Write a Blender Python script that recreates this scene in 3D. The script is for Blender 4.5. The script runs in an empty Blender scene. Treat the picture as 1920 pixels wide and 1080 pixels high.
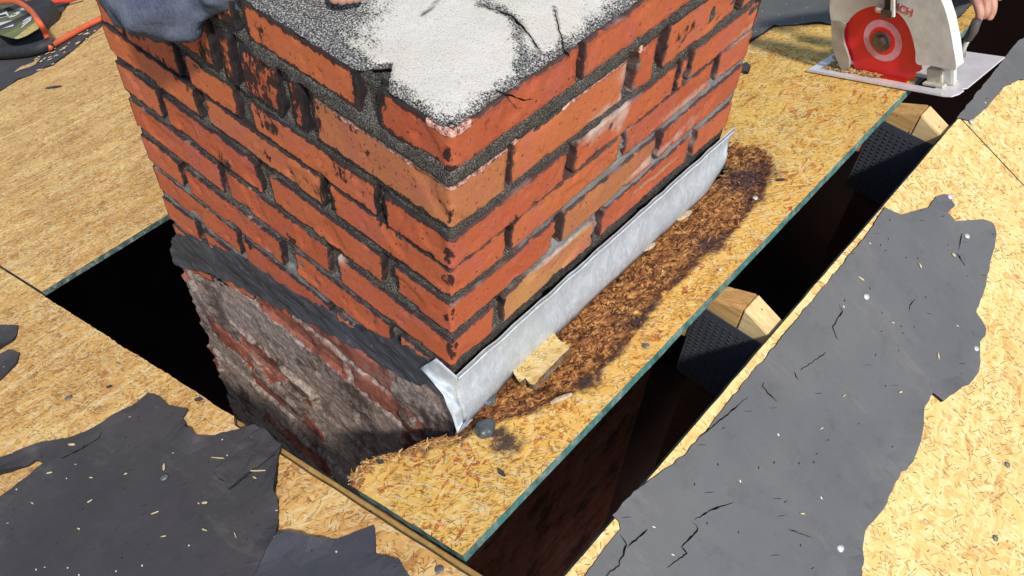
import bpy, bmesh, math, random
import numpy as np
from mathutils import Vector, Matrix, noise, geometry
random.seed(7)
SC = bpy.context.scene
COL = SC.collection
RAD = math.radians

# ------------------------------------------------------------------ camera
R = np.array([[0.7557, 0.6529, 0.0509], [0.5285, -0.562, -0.6363], [-0.3868, 0.5077, -0.7698]])
CAM = np.array([0.4351, -0.4612, 1.0488])
F = 1684.8
cd = bpy.data.cameras.new('camera')
cam = bpy.data.objects.new('camera', cd)
COL.objects.link(cam)
cd.sensor_width = 36
cd.lens = F / 1920 * 36
cd.clip_start = 0.02
cd.clip_end = 500
rx, ry, rz = Vector(R[0]), -Vector(R[1]), -Vector(R[2])
M = Matrix((rx, ry, rz)).transposed().to_4x4()
M.translation = Vector(CAM)
cam.matrix_world = Matrix.Translation(Vector(CAM)) @ M.to_3x3().to_quaternion().to_matrix().to_4x4()
SC.camera = cam

# ------------------------------------------------------------------ world and sun
SUN = Vector((0.53, -0.31, 0.79)).normalized()
w = bpy.data.worlds.new('World')
SC.world = w
w.use_nodes = True
wn = w.node_tree
bg = wn.nodes['Background']
sky = wn.nodes.new('ShaderNodeTexSky')
sky.sky_type = 'NISHITA'
sky.sun_disc = False
sky.sun_elevation = math.asin(SUN.z)
sky.sun_rotation = math.atan2(SUN.x, SUN.y)
wn.links.new(sky.outputs[0], bg.inputs[0])
bg.inputs[1].default_value = 0.145
sl = bpy.data.lights.new('sun', 'SUN')
sl.energy = 3.65
sl.angle = RAD(4)
sl.color = (1.0, 0.965, 0.90)
so = bpy.data.objects.new('sun', sl)
COL.objects.link(so)
so.rotation_euler = SUN.to_track_quat('Z', 'Y').to_euler()
SC.view_settings.view_transform = 'Standard'
SC.view_settings.look = 'None'
SC.view_settings.gamma = 1
SC.view_settings.exposure = 0.2

# ------------------------------------------------------------------ picking planes
S = 0.4431            # roof pitch (tan)
RX = 0.21             # ridge
def ray(px):
    return R.T @ np.array([(px[0] - 960) / F, (px[1] - 540) / F, 1.0])
def hit(px, n, d):
    r = ray(px); n = np.array(n, float)
    return CAM + (d - n @ CAM) / (n @ r) * r
KL = math.sqrt(1 + S * S)
NL = Vector((-S, 0, 1)).normalized()
NR = Vector((S, 0, 1)).normalized()
UL = Vector((1, 0, S)).normalized()
UR = Vector((1, 0, -S)).normalized()
# plane coordinates: (x, y) with z from the roof plane, off = height along the normal
def onL(x, y, off=0.0):
    return Vector((x, y, S * x)) + NL * off
def onR(x, y, off=0.0):
    return Vector((x, y, S * (2 * RX - x))) + NR * off
def pxL(px, off=0.0):
    p = hit(px, (-S, 0, 1), off * KL); p = Vector(p) - NL * off
    return (p.x, p.y)
def pxR(px, off=0.0):
    p = hit(px, (S, 0, 1), S * 2 * RX + off * KL); p = Vector(p) - NR * off
    return (p.x, p.y)
def pxFL(px):          # left brick face (y = 0) -> (s, z), s negative
    p = hit(px, (0, 1, 0), 0); return (p[0], p[2])
def pxFR(px):          # right brick face (x = 0) -> (s, z), s positive
    p = hit(px, (1, 0, 0), 0); return (p[1], p[2])

# ------------------------------------------------------------------ object helpers
def tag(o, label=None, cat=None, group=None, kind=None):
    if label: o['label'] = label
    if cat: o['category'] = cat
    if group: o['group'] = group
    if kind: o['kind'] = kind
    return o
def thing(name, label, cat, loc=(0, 0, 0), group=None):
    o = bpy.data.objects.new(name, None)
    COL.objects.link(o); o.location = loc
    o.empty_display_size = 0.05
    return tag(o, label, cat, group)
def place(name, me, mats, parent=None, smooth=True):
    o = bpy.data.objects.new(name, me)
    COL.objects.link(o)
    for m in (mats if isinstance(mats, (list, tuple)) else [mats]):
        me.materials.append(m)
    if smooth:
        me.polygons.foreach_set('use_smooth', [True] * len(me.polygons))
    if parent is not None:
        o.parent = parent
        o.matrix_parent_inverse = Matrix.Translation(parent.location).inverted()
    return o
def mesh(name, V, Fc):
    me = bpy.data.meshes.new(name)
    me.from_pydata([tuple(v) for v in V], [], Fc)
    me.update()
    return me
def fattr(me, name, vals):
    a = me.attributes.new(name, 'FLOAT', 'POINT')
    a.data.foreach_set('value', np.asarray(vals, dtype=np.float32))
def cattr(me, name, vals):
    a = me.attributes.new(name, 'FLOAT_VECTOR', 'POINT')
    a.data.foreach_set('vector', np.asarray(vals, dtype=np.float32).ravel())
def nz(x, y, z=0.0, sc=1.0):
    return noise.noise(Vector((x * sc, y * sc, z * sc)))
def inside(P, poly):
    P = np.asarray(P); x, y = P[:, 0], P[:, 1]
    c = np.zeros(len(P), bool); n = len(poly)
    for i in range(n):
        x1, y1 = poly[i]; x2, y2 = poly[(i + 1) % n]
        if y1 == y2: continue
        k = ((y1 > y) != (y2 > y)) & (x < (x2 - x1) * (y - y1) / (y2 - y1) + x1)
        c ^= k
    return c
def segdist(P, A, B):
    P = np.asarray(P); A = np.array(A); B = np.array(B); d = B - A
    t = np.clip(((P - A) @ d) / max(d @ d, 1e-12), 0, 1)
    return np.linalg.norm(P - (A + t[:, None] * d), axis=1)
def polydist(P, poly, closed=True):
    n = len(poly); m = np.full(len(P), 1e9)
    for i in range(n if closed else n - 1):
        m = np.minimum(m, segdist(P, poly[i], poly[(i + 1) % n]))
    return m
def sdf(P, poly):
    d = polydist(P, poly); return np.where(inside(P, poly), d, -d)
def roughen(poly, step, amp, seed=0, closed=True, keep=None):
    out = []; n = len(poly)
    for i in range(n if closed else n - 1):
        a = Vector(poly[i]); b = Vector(poly[(i + 1) % n]); L = (b - a).length
        if keep and i in keep:
            out.append(tuple(a)); continue
        k = max(1, int(L / step)); nrm = Vector((-(b - a).y, (b - a).x)).normalized()
        for j in range(k):
            p = a.lerp(b, j / k)
            o = 0 if (j == 0 and L > 6 * step) else amp * (noise.noise(Vector((p.x * 60, p.y * 60, seed))) + .6 * noise.noise(Vector((p.x * 220, p.y * 220, seed + 5))))
            out.append((p.x + nrm.x * o, p.y + nrm.y * o))
    if not closed: out.append(tuple(poly[-1]))
    return out
def fill(poly, step):
    """triangulated polygon with interior grid points -> (pts, tris, n_boundary)"""
    P = np.array(poly)
    pts = [Vector(p) for p in poly]; nb = len(pts)
    x0, y0 = P.min(0); x1, y1 = P.max(0)
    if step:
        gx = np.arange(x0 + step / 2, x1, step); gy = np.arange(y0 + step / 2, y1, step)
        G = np.array([(x + (step / 2 if j % 2 else 0), y) for j, y in enumerate(gy) for x in gx])
        if len(G):
            G = G[inside(G, poly)]
            if len(G):
                G = G[polydist(G, poly) > step * .4]
                pts += [Vector(g) for g in G]
    r = geometry.delaunay_2d_cdt(pts, [(i, (i + 1) % nb) for i in range(nb)], [], 1, 1e-7)
    V, Fs = r[0], r[2]
    return [tuple(v) for v in V], [tuple(f) for f in Fs]
def sheet_mesh(name, poly, step, to3, th, height=None, base=0.0, uvf=None):
    """sheet with top surface at base (+height fn) and bottom at base - th"""
    area = sum(poly[i][0] * poly[(i + 1) % len(poly)][1] - poly[(i + 1) % len(poly)][0] * poly[i][1] for i in range(len(poly)))
    if area < 0: poly = poly[::-1]
    V2, T = fill(poly, step)
    edge = {}
    for f in T:
        for i in range(3):
            e = (f[i], f[(i + 1) % 3])
            edge[e] = 1
    bnd = [e for e in edge if (e[1], e[0]) not in edge]
    V = [to3(x, y, base + (height(x, y) if height else 0)) for x, y in V2]
    n = len(V)
    # own copies for the rim so that the edge shades sharp
    bv = sorted({i for e in bnd for i in e}); ix = {v: n + k for k, v in enumerate(bv)}; m = len(bv)
    V += [V[v] for v in bv] + [to3(V2[v][0], V2[v][1], base - th) for v in bv]
    Fs = list(T)
    for a, b in bnd:
        Fs.append((ix[b], ix[a], ix[a] + m, ix[b] + m))
    me = mesh(name, V, Fs)
    P2 = np.array(V2 + [V2[v] for v in bv] * 2)
    uv = np.zeros((len(P2), 3)); uv[:, 0] = P2[:, 0] * KL; uv[:, 1] = P2[:, 1]
    uv[n + m:, 2] = -th
    cattr(me, 'flat', uv)
    sd = np.zeros(len(P2)); sd[n:] = 1
    fattr(me, 'side', sd)
    return me, P2
def tube(bm, pts, r, seg=10, taper=None):
    rings = []
    P = [Vector(p) for p in pts]
    up = None
    for i, p in enumerate(P):
        d = (P[min(i + 1, len(P) - 1)] - P[max(i - 1, 0)]).normalized()
        if up is None:
            up = d.orthogonal().normalized()
        up = (up - d * up.dot(d)).normalized()
        s = d.cross(up)
        rr = r * (taper[i] if taper else 1)
        rings.append([bm.verts.new(p + (up * math.cos(t) + s * math.sin(t)) * rr) for t in [2 * math.pi * k / seg for k in range(seg)]])
    for a, b in zip(rings, rings[1:]):
        for k in range(seg):
            bm.faces.new((a[k], a[(k + 1) % seg], b[(k + 1) % seg], b[k]))
    bm.faces.new(rings[0][::-1]); bm.faces.new(rings[-1])
def smoothpath(pts, n=8):
    P = [Vector(p) for p in pts]; out = []
    for i in range(len(P) - 1):
        a = P[max(i - 1, 0)]; b = P[i]; c = P[i + 1]; d = P[min(i + 2, len(P) - 1)]
        for k in range(n):
            t = k / n
            out.append(.5 * ((2 * b) + (c - a) * t + (2 * a - 5 * b + 4 * c - d) * t * t + (3 * b - a - 3 * c + d) * t ** 3))
    out.append(P[-1]); return out
def frame_box(bm, o, ax, ay, az, a, b, bev=0.0):
    """box spanned in the frame (o, ax, ay, az) from a to b"""
    vs = []
    t = bmesh.new()
    r = bmesh.ops.create_cube(t, size=1)
    for v in t.verts:
        v.co = Vector([(a[i] + b[i]) / 2 + v.co[i] * (b[i] - a[i]) for i in range(3)])
    if bev:
        bmesh.ops.bevel(t, geom=t.edges[:], offset=bev, segments=2, affect='EDGES', profile=.6)
    Mx = Matrix((ax, ay, az)).transposed()
    for v in t.verts: v.co = Vector(o) + Mx @ v.co
    tmp = bpy.data.meshes.new('tmp'); t.to_mesh(tmp); t.free()
    bm.from_mesh(tmp); bpy.data.meshes.remove(tmp)
def bm_obj(name, bm, mats, parent=None, smooth=False):
    me = bpy.data.meshes.new(name)
    bmesh.ops.recalc_face_normals(bm, faces=bm.faces[:])
    bm.to_mesh(me); bm.free()
    return place(name, me, mats, parent, smooth)

# ------------------------------------------------------------------ node helpers
class NT:
    def __init__(self, name, rough=.8, spec=.3):
        self.m = bpy.data.materials.new(name); self.m.use_nodes = True
        self.t = self.m.node_tree; self.b = self.t.nodes['Principled BSDF']
        self.b.inputs['Roughness'].default_value = rough
        self.b.inputs['Specular IOR Level'].default_value = spec
    def n(self, typ, ins=(), out=0, **props):
        nd = self.t.nodes.new(typ)
        for k, v in props.items(): setattr(nd, k, v)
        for i, v in (ins.items() if isinstance(ins, dict) else enumerate(ins)):
            if v is None: continue
            self.set(nd.inputs[i], v)
        return nd.outputs[out]
    def set(self, sock, v):
        if isinstance(v, bpy.types.NodeSocket): self.t.links.new(v, sock)
        else:
            try: sock.default_value = v
            except Exception: sock.default_value = (*v, 1)
    def math(self, op, a, b=0.0, c=None, clamp=False):
        nd = self.t.nodes.new('ShaderNodeMath'); nd.operation = op; nd.use_clamp = clamp
        self.set(nd.inputs[0], a); self.set(nd.inputs[1], b)
        if c is not None: self.set(nd.inputs[2], c)
        return nd.outputs[0]
    def mix(self, f, a, b, mode='MIX'):
        nd = self.t.nodes.new('ShaderNodeMix'); nd.data_type = 'RGBA'; nd.blend_type = mode
        self.set(nd.inputs[0], f)
        for i, v in ((6, a), (7, b)):
            self.set(nd.inputs[i], (*v, 1) if isinstance(v, tuple) and len(v) == 3 else v)
        return nd.outputs[2]
    def mixf(self, f, a, b):
        nd = self.t.nodes.new('ShaderNodeMix'); nd.data_type = 'FLOAT'
        self.set(nd.inputs[0], f); self.set(nd.inputs[2], a); self.set(nd.inputs[3], b)
        return nd.outputs[0]
    def attr(self, name, out=2):
        nd = self.t.nodes.new('ShaderNodeAttribute'); nd.attribute_name = name
        return nd.outputs[out]
    def ramp(self, f, stops, mode='LINEAR'):
        nd = self.t.nodes.new('ShaderNodeValToRGB'); cr = nd.color_ramp; cr.interpolation = mode
        while len(cr.elements) < len(stops): cr.elements.new(.5)
        for e, (p, c) in zip(cr.elements, stops):
            e.position = p; e.color = (c, c, c, 1) if not isinstance(c, tuple) else (*c, 1)
        self.set(nd.inputs[0], f); return nd.outputs[0]
    def noise(self, vec, scale, detail=3, rough=.6, out=0, dist=0):
        nd = self.t.nodes.new('ShaderNodeTexNoise')
        if vec is not None: self.set(nd.inputs['Vector'], vec)
        nd.inputs['Scale'].default_value = scale; nd.inputs['Detail'].default_value = detail
        nd.inputs['Roughness'].default_value = rough; nd.inputs['Distortion'].default_value = dist
        return nd.outputs[out]
    def mapping(self, vec, rot=(0, 0, 0), scale=(1, 1, 1), loc=(0, 0, 0)):
        return self.n('ShaderNodeMapping', {0: vec, 1: loc, 2: rot, 3: scale})
    def voro(self, vec, scale=1, dims='3D', feature='F1', rnd=1.0):
        nd = self.t.nodes.new('ShaderNodeTexVoronoi'); nd.voronoi_dimensions = dims; nd.feature = feature
        self.set(nd.inputs['Vector'], vec); nd.inputs['Scale'].default_value = scale
        nd.inputs['Randomness'].default_value = rnd
        return nd
    def sep(self, col):
        nd = self.t.nodes.new('ShaderNodeSeparateColor'); self.set(nd.inputs[0], col)
        return nd.outputs
    def bump(self, h, strength=.5, dist=.002):
        nd = self.t.nodes.new('ShaderNodeBump'); nd.inputs['Strength'].default_value = strength
        nd.inputs['Distance'].default_value = dist; self.set(nd.inputs['Height'], h)
        self.t.links.new(nd.outputs[0], self.b.inputs['Normal'])
    def col(self, c): self.set(self.b.inputs['Base Color'], (*c, 1) if isinstance(c, tuple) and len(c) == 3 else c)

def flakes(N, vec, L, W, ang, seed):
    nd = N.t.nodes.new('ShaderNodeMapping'); nd.vector_type = 'TEXTURE'; N.set(nd.inputs[0], vec)
    nd.inputs[1].default_value = (seed * .31, seed * .17, 0); nd.inputs[2].default_value = (0, 0, RAD(ang)); nd.inputs[3].default_value = (L, W, 1); v = nd.outputs[0]
    vo = N.voro(v, 1, '2D')
    s = N.sep(vo.outputs['Color'])
    return s[0], s[1], s[2], vo.outputs['Distance']

def osb(name, ramp, sliver=.09, rot=False, wear=.3, size=1.0, edge=(.05, .12, .10), fine=1.0, streak=0):
    N = NT(name, .78, .25)
    uv = N.attr('flat', 1)
    wv = N.noise(uv, 14, 2, .6, out=1)
    wv = N.n('ShaderNodeVectorMath', (wv, (.5, .5, .5)), operation='SUBTRACT')
    wv = N.n('ShaderNodeVectorMath', {0: wv, 3: .022}, operation='SCALE')
    vec = N.n('ShaderNodeVectorMath', (uv, wv), operation='ADD')
    t = None; h = None
    for k, (L, W, a, thr) in enumerate([(.060, .018, 25, 0), (.045, .012, -50, .5), (.050, .014, 78, .6), (.040, .009, -12, .62), (.026, .006, 48, .68), (.020, .0045, -75, .72)]):
        r, g, b, d = flakes(N, vec, L * size, W * size, a, k * 3.1)
        if t is None: t, h = r, b
        else:
            m = N.math('GREATER_THAN', g, thr)
            t = N.mixf(m, t, r); h = N.mixf(m, h, b)
    gr = N.noise(uv, 420, 2, .7)
    gr2 = N.noise(N.mapping(vec, (0, 0, RAD(30)), (60, 300, 1)), 1, 2, .6)
    t2 = N.math('ADD', t, N.math('MULTIPLY', N.math('SUBTRACT', gr, .5), .35))
    t2 = N.math('ADD', t2, N.math('MULTIPLY', N.math('SUBTRACT', gr2, .5), .5))
    c = N.ramp(t2, ramp)
    big = N.noise(uv, 5, 3, .6)
    c = N.mix(N.ramp(big, [(.35, 0.0), (.7, wear)]), c, N.mix(1, c, (.66, .52, .45), 'MULTIPLY'))
    if streak:
        sk = N.noise(N.mapping(uv, (0, 0, 0), (26, 2.2, 1)), 1, 5, .7, dist=.4)
        c = N.mix(N.ramp(sk, [(.42, 0.0), (.66, streak)]), c, N.mix(1, c, (.72, .60, .50), 'MULTIPLY'))
        c = N.mix(N.ramp(sk, [(.30, .5), (.42, 0.0)]), c, (.86, .72, .44))
    # dark slivers and pits
    dens = N.ramp(N.noise(uv, 9, 2, .6), [(.35, .25), (.65, 1.0)])
    sm = None
    for k, (L, W, a) in enumerate([(.0095, .0020, 35), (.013, .0018, -40), (.008, .0024, 85), (.011, .0019, 5), (.024, .0016, 62)]):
        r, g, b, d = flakes(N, vec, L * fine, W * fine, a, 40 + k * 2.3)
        m = N.math('MULTIPLY', N.math('LESS_THAN', r, N.math('MULTIPLY', dens, sliver)), N.math('LESS_THAN', d, .42))
        m = N.math('MULTIPLY', m, N.mixf(g, .35, 1.0))
        sm = m if sm is None else N.math('MAXIMUM', sm, m)
    c = N.mix(N.math('MULTIPLY', sm, .8), c, (.15, .075, .028))
    stn = N.ramp(N.noise(uv, 13, 5, .75), [(.62, 0.0), (.74, .35)])
    c = N.mix(stn, c, N.mix(1, c, (.45, .32, .26), 'MULTIPLY'))
    # pale slivers
    r, g, b, d = flakes(N, vec, .012 * fine, .0024 * fine, 15, 90)
    c = N.mix(N.math('MULTIPLY', N.math('LESS_THAN', r, .10), .45), c, (.80, .68, .42))
    hh = N.math('SUBTRACT', N.math('ADD', N.math('MULTIPLY', h, .6), N.math('MULTIPLY', gr, .25)), N.math('MULTIPLY', sm, .8))
    if rot:
        ra = N.attr('rot'); ed = N.noise(uv, 55, 4, .7)
        rm = N.ramp(N.math('SUBTRACT', N.math('ADD', ra, N.math('MULTIPLY', N.math('SUBTRACT', ed, .5), 1.0)), N.ramp(N.noise(N.mapping(uv, (0, 0, 0), (2.2, 1, 1)), 16, 3, .6), [(.52, 0.0), (.68, .65)])), [(.35, 0.0), (.60, 1.0)])
        f1 = flakes(N, vec, .017, .0028, 40, 7); f2 = flakes(N, vec, .013, .0024, -35, 17); f3 = flakes(N, vec, .012, .0024, 88, 27)
        tt = N.mixf(N.math('GREATER_THAN', f2[1], .5), f1[0], f2[0]); tt = N.mixf(N.math('GREATER_THAN', f3[1], .6), tt, f3[0])
        tt = N.math('ADD', N.math('MULTIPLY', tt, .62), N.math('ADD', .16, N.math('MULTIPLY', N.math('SUBTRACT', N.noise(uv, 34, 5, .75), .5), 1.5)))
        rc = N.ramp(tt, [(0, (.022, .010, .007)), (.25, (.11, .038, .015)), (.5, (.30, .12, .036)), (.75, (.50, .23, .065)), (1, (.66, .40, .14))])
        c = N.mix(rm, c, rc)
        wa = N.attr('wet')
        wm = N.ramp(N.math('ADD', wa, N.math('MULTIPLY', N.math('SUBTRACT', N.noise(uv, 70, 4, .75), .5), 1.0)), [(.30, 0.0), (.56, .94)])
        c = N.mix(wm, c, N.mix(tt, (.022, .016, .018), (.10, .05, .045)))
        hh = N.math('ADD', hh, N.math('MULTIPLY', rm, N.math('MULTIPLY', tt, 1.5)))
    # painted / cut edge of the board
    sd = N.attr('side')
    ec = N.mix(N.ramp(N.noise(uv, 60, 3, .7), [(.45, 0.0), (.75, .8)]), edge, (.30, .30, .26))
    ec = N.mix(N.ramp(N.noise(uv, 25, 3, .7), [(.5, 0.0), (.6, .8)]), ec, N.mix(1, ec, (.5, .5, .5), 'MULTIPLY'))
    c = N.mix(sd, c, ec)
    N.col(c); N.bump(hh, .55, .0016)
    return N.m

def felt_mat(name, base, warm, speck=.5):
    N = NT(name, .85, .2)
    uv = N.attr('flat', 1)
    c = N.mix(N.ramp(N.noise(uv, 7, 4, .6), [(.35, 0.0), (.7, 1.0)]), base, warm)
    c = N.mix(N.ramp(N.noise(uv, 2.6, 5, .7, dist=.6), [(.4, 0.0), (.65, .5)]), c, N.mix(1, c, (.72, .72, .74), 'MULTIPLY'))
    fine = N.noise(uv, 500, 2, .7)
    c = N.mix(N.math('MULTIPLY', fine, .5), c, N.mix(1, c, (.55, .55, .55), 'MULTIPLY'))
    scr = N.noise(N.mapping(uv, (0, 0, RAD(35)), (12, 90, 1)), 1, 4, .7)
    c = N.mix(N.ramp(scr, [(.6, 0.0), (.8, .3)]), c, N.mix(1, c, (1.5, 1.45, 1.4), 'MULTIPLY'))
    # scuffs darker
    c = N.mix(N.ramp(N.noise(uv, 22, 4, .75), [(.55, 0.0), (.75, .45)]), c, N.mix(1, c, (.6, .58, .6), 'MULTIPLY'))
    for k, (L, W, a, thr, colr) in enumerate([(.006, .0022, 30, .012 * speck, (.6, .56, .46)), (.005, .003, -20, .014 * speck, (.7, .68, .62)), (.009, .0018, 70, .0015, (.015, .015, .016)), (.005, .003, -50, .002, (.012, .012, .013)), (.02, .0014, 50, .002, (.02, .02, .022))]):
        r, g, b, d = flakes(N, uv, L, W, a, k * 5 + 3)
        m = N.math('MULTIPLY', N.math('LESS_THAN', r, thr), N.math('LESS_THAN', d, .36))
        c = N.mix(m, c, colr)
    dust = N.noise(N.mapping(uv, (0, 0, RAD(-30)), (5, 14, 1)), 1, 6, .8)
    c = N.mix(N.ramp(dust, [(.56, 0.0), (.74, .28)]), c, (.26, .23, .21))
    c = N.mix(N.attr('side'), c, (.02, .018, .018))
    N.col(c)
    h = N.math('ADD', N.math('MULTIPLY', fine, .3), N.noise(uv, 40, 3, .6))
    N.bump(h, .35, .003)
    return N.m

def plain(name, c, rough=.7, spec=.3, metal=0, var=.25, sc=40, bumpd=.0005, c2=None):
    N = NT(name, rough, spec)
    N.b.inputs['Metallic'].default_value = metal
    tc = N.n('ShaderNodeTexCoord', out=3)
    f = N.noise(tc, sc, 4, .65)
    c2 = c2 or tuple(x * (1 - 2 * var) for x in c)
    N.col(N.mix(N.ramp(f, [(.35, 0.0), (.7, 1.0)]), c, c2))
    N.bump(N.noise(tc, sc * 6, 3, .6), .4, bumpd)
    return N.m

M_osb_right = osb('osb_sunny', [(0, (.54, .30, .10)), (.10, (.64, .42, .145)), (.5, (.70, .495, .18)), (1, (.74, .57, .26))], .09, wear=.2, size=1.25)
M_osb_left = osb('osb_left', [(0, (.52, .26, .09)), (.12, (.74, .41, .13)), (.6, (.86, .53, .17)), (1, (.90, .65, .28))], .17, wear=.55, streak=.6, size=1.05, edge=(.035, .07, .06))
M_osb_patch = osb('osb_patch', [(0, (.52, .15, .04)), (.05, (.68, .31, .07)), (.16, (.82, .475, .105)), (.8, (.88, .555, .14)), (1, (.90, .68, .27))], .18, rot=True, wear=.35, edge=(.05, .15, .13))
M_felt_right = felt_mat('felt_right', (.150, .148, .145), (.126, .125, .125), .05)
M_felt_left = felt_mat('felt_left', (.088, .079, .079), (.068, .066, .065), .08)
M_felt_blue = felt_mat('felt_bluish', (.088, .088, .104), (.078, .080, .09), .2)
M_felt_far = felt_mat('felt_far', (.17, .17, .155), (.13, .13, .12), .2)
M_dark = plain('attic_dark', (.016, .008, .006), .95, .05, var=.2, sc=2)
M_black = plain('crack_black', (.006, .006, .006), 1, 0)
def wood_mat(name, a, b):
    N = NT(name, .7, .25)
    tc = N.n('ShaderNodeTexCoord', out=3)
    g = N.noise(N.mapping(tc, (0, 0, 0), (6, 90, 90)), 1, 4, .6, dist=1.5)
    g2 = N.noise(N.mapping(tc, (0, 0, 0), (20, 260, 260)), 1, 3, .6)
    c = N.mix(N.ramp(N.math('ADD', N.math('MULTIPLY', g, .7), N.math('MULTIPLY', g2, .3)), [(.38, 0.0), (.62, 1.0)]), a, b)
    k = N.voro(tc, 45); c = N.mix(N.math('MULTIPLY', N.math('LESS_THAN', k.outputs['Distance'], .10), .8), c, (.10, .05, .02))
    N.col(c); N.bump(g2, .3, .001)
    return N.m
M_wood = wood_mat('lumber', (.62, .38, .14), (.42, .22, .07))
M_wood_pale = wood_mat('lumber_pale', (.72, .55, .28), (.58, .40, .17))
M_board = wood_mat('lumber_brown', (.55, .34, .11), (.38, .22, .07))

# ------------------------------------------------------------------ setting: ground, attic
def quad_obj(name, V, Fc, mat, kind='structure'):
    o = place(name, mesh(name, V, Fc), mat, smooth=False); o['kind'] = kind; return o
M_grass = plain('lawn', (.06, .09, .03), .95, .1, var=.25, sc=.8)
quad_obj('ground', [(-200, -200, -6), (200, -200, -6), (200, 200, -6), (-200, 200, -6)], [(0, 1, 2, 3)], M_grass)
ab = bmesh.new()
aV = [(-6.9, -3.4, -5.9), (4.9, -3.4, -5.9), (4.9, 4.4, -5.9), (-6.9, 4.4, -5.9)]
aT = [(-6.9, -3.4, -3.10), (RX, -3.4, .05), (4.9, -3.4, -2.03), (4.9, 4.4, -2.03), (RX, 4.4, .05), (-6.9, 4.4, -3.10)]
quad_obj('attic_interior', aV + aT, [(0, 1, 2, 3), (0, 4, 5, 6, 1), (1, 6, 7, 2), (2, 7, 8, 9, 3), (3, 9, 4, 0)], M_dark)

# ------------------------------------------------------------------ OSB sheets
TH = 0.0115
XG, XR, YB, XH = 0.160, 0.261, -0.1515, -1.037
def osb_sheet(label, poly, step, to3, mat, height=None, name='osb_sheet'):
    o = None
    me, P2 = sheet_mesh(name, poly, step, to3, TH, height)
    o = place(name, me, mat, smooth=False)
    tag(o, label, 'roof sheathing')
    return o, me, P2
def wob(a, b, n, amp, seed):
    """straight saw cut with slight wander"""
    out = []
    for i in range(n):
        t = i / n
        o = amp * noise.noise(Vector((t * 9, seed, 0))) + amp * .5 * noise.noise(Vector((t * 60, seed, 3)))
        d = Vector(b) - Vector(a); nn = Vector((-d.y, d.x)).normalized()
        if i == 0: o = 0
        p = Vector(a).lerp(Vector(b), t) + nn * o
        out.append((p.x, p.y))
    return out
# right slope, two sheets meeting in a thin joint
YJ = 1.012
osb_sheet('pale sunlit OSB sheet on the right slope, under the big torn grey felt',
          wob((XR, -.9), (XR, YJ), 120, .0015, 1) + [(XR, YJ), (2.4, YJ), (2.4, -.9)], .5, onR, M_osb_right)
osb_sheet('pale sunlit OSB sheet at the upper right corner, beyond the thin joint line',
          wob((XR, YJ + .003), (XR, 3.2), 120, .0015, 2) + [(XR, 3.2), (2.4, 3.2), (2.4, YJ + .003)], .5, onR, M_osb_right)
# left slope, sheet left of the hole
osb_sheet('weathered OSB sheet in the upper left, cut straight along the dark hole',
          [(-2.95, YB), (XH + .0, YB)] + wob((XH, YB), (XH, 2.9), 150, .002, 3) + [(XH, 2.9), (-2.95, 2.9)], .4, onL, M_osb_left)
osb_sheet('weathered OSB at the far upper left, mostly under dark felt and the orange hose',
          [(-6.9, YB), (-2.956, YB), (-2.956, 2.9), (-6.9, 2.9)], .4, onL, M_osb_left)
# lower left sheet, cut along YB - gap on its right part
low = [(-2.9, -1.6), (.207, -1.6), (.207, -.168)] + wob((.207, -.168), (-.29, -.168), 60, .0012, 4) + \
      [(-.292, -.1625)] + wob((-.30, -.157), (-1.02, -.158), 90, .003, 5) + [(-1.03, -.1565), (-2.9, -.1565)]
low = [p for i, p in enumerate(low) if i == 0 or p != low[i - 1]]
osb_sheet('tan OSB sheet across the lower left, under torn dark felt', low, .3, onL, M_osb_left)
osb_sheet('weathered OSB outside the lower left corner of the view', [(-6.9, -1.6), (-2.905, -1.6), (-2.905, -.1565), (-6.9, -.1565)], .5, onL, M_osb_left)

# patch around the chimney (fine mesh with rot)
brk = [pxL(p) for p in [(850, 822), (820, 826), (790, 836), (745, 852), (715, 858), (690, 866), (682, 880), (668, 890), (664, 902), (668, 914)]]
brk = roughen(brk, .004, .003, 3, closed=False)
patch = [(.0045, .655), (.0045, .01)] + brk + wob((brk[-1][0] + .004, YB), (XG, YB), 60, .001, 6) + wob((XG, YB), (XG, 2.9), 500, .0012, 7) + \
        [(XG, 2.9), (XH + .004, 2.9), (XH + .004, .70), (-.70, .70), (.0045, .70)]
def rotsd(P):
    Pg = [pxL(p) for p in [(840, 835), (900, 800), (1000, 775), (1085, 730), (1160, 665), (1215, 590), (1300, 500), (1385, 425), (1440, 350), (1452, 300), (1430, 278), (1385, 265), (1340, 262), (1340, 320), (1200, 440), (1000, 640), (860, 780)]]
    return sdf(P, Pg)
def wetd(P):
    Ln = [pxL(p) for p in [(700, 866), (800, 840), (870, 818), (900, 788), (1005, 764), (1085, 728), (1150, 668), (1195, 600), (1295, 502), (1376, 424), (1428, 350), (1430, 300)]]
    return polydist(P, Ln, False)
me, P2 = None, None
RP = [pxL(p) for p in [(840, 835), (900, 800), (1000, 775), (1085, 730), (1160, 665), (1215, 590), (1300, 500), (1385, 425), (1440, 350), (1452, 300), (1430, 278), (1385, 265), (1340, 262), (1340, 320), (1200, 440), (1000, 640), (860, 780)]]
def rheight(x, y):
    if x < -.02 or x > .13 or y > .95: return 0.0
    d = float(sdf(np.array([[x, y]]), RP)[0])
    k = max(0, min(1, (d + .004) / .022))
    return k * (-.0055 + .0036 * noise.noise(Vector((x * 90, y * 90, 1))) + .002 * noise.noise(Vector((x * 260, y * 260, 4))))
me, P2 = sheet_mesh('osb_patch', patch, .0045 if True else .02, onL, TH, rheight)
sd = rotsd(P2)
fattr(me, 'rot', np.clip(.5 + sd / .03, 0, 1))
wd = wetd(P2)
blot = np.zeros(len(P2))
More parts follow.
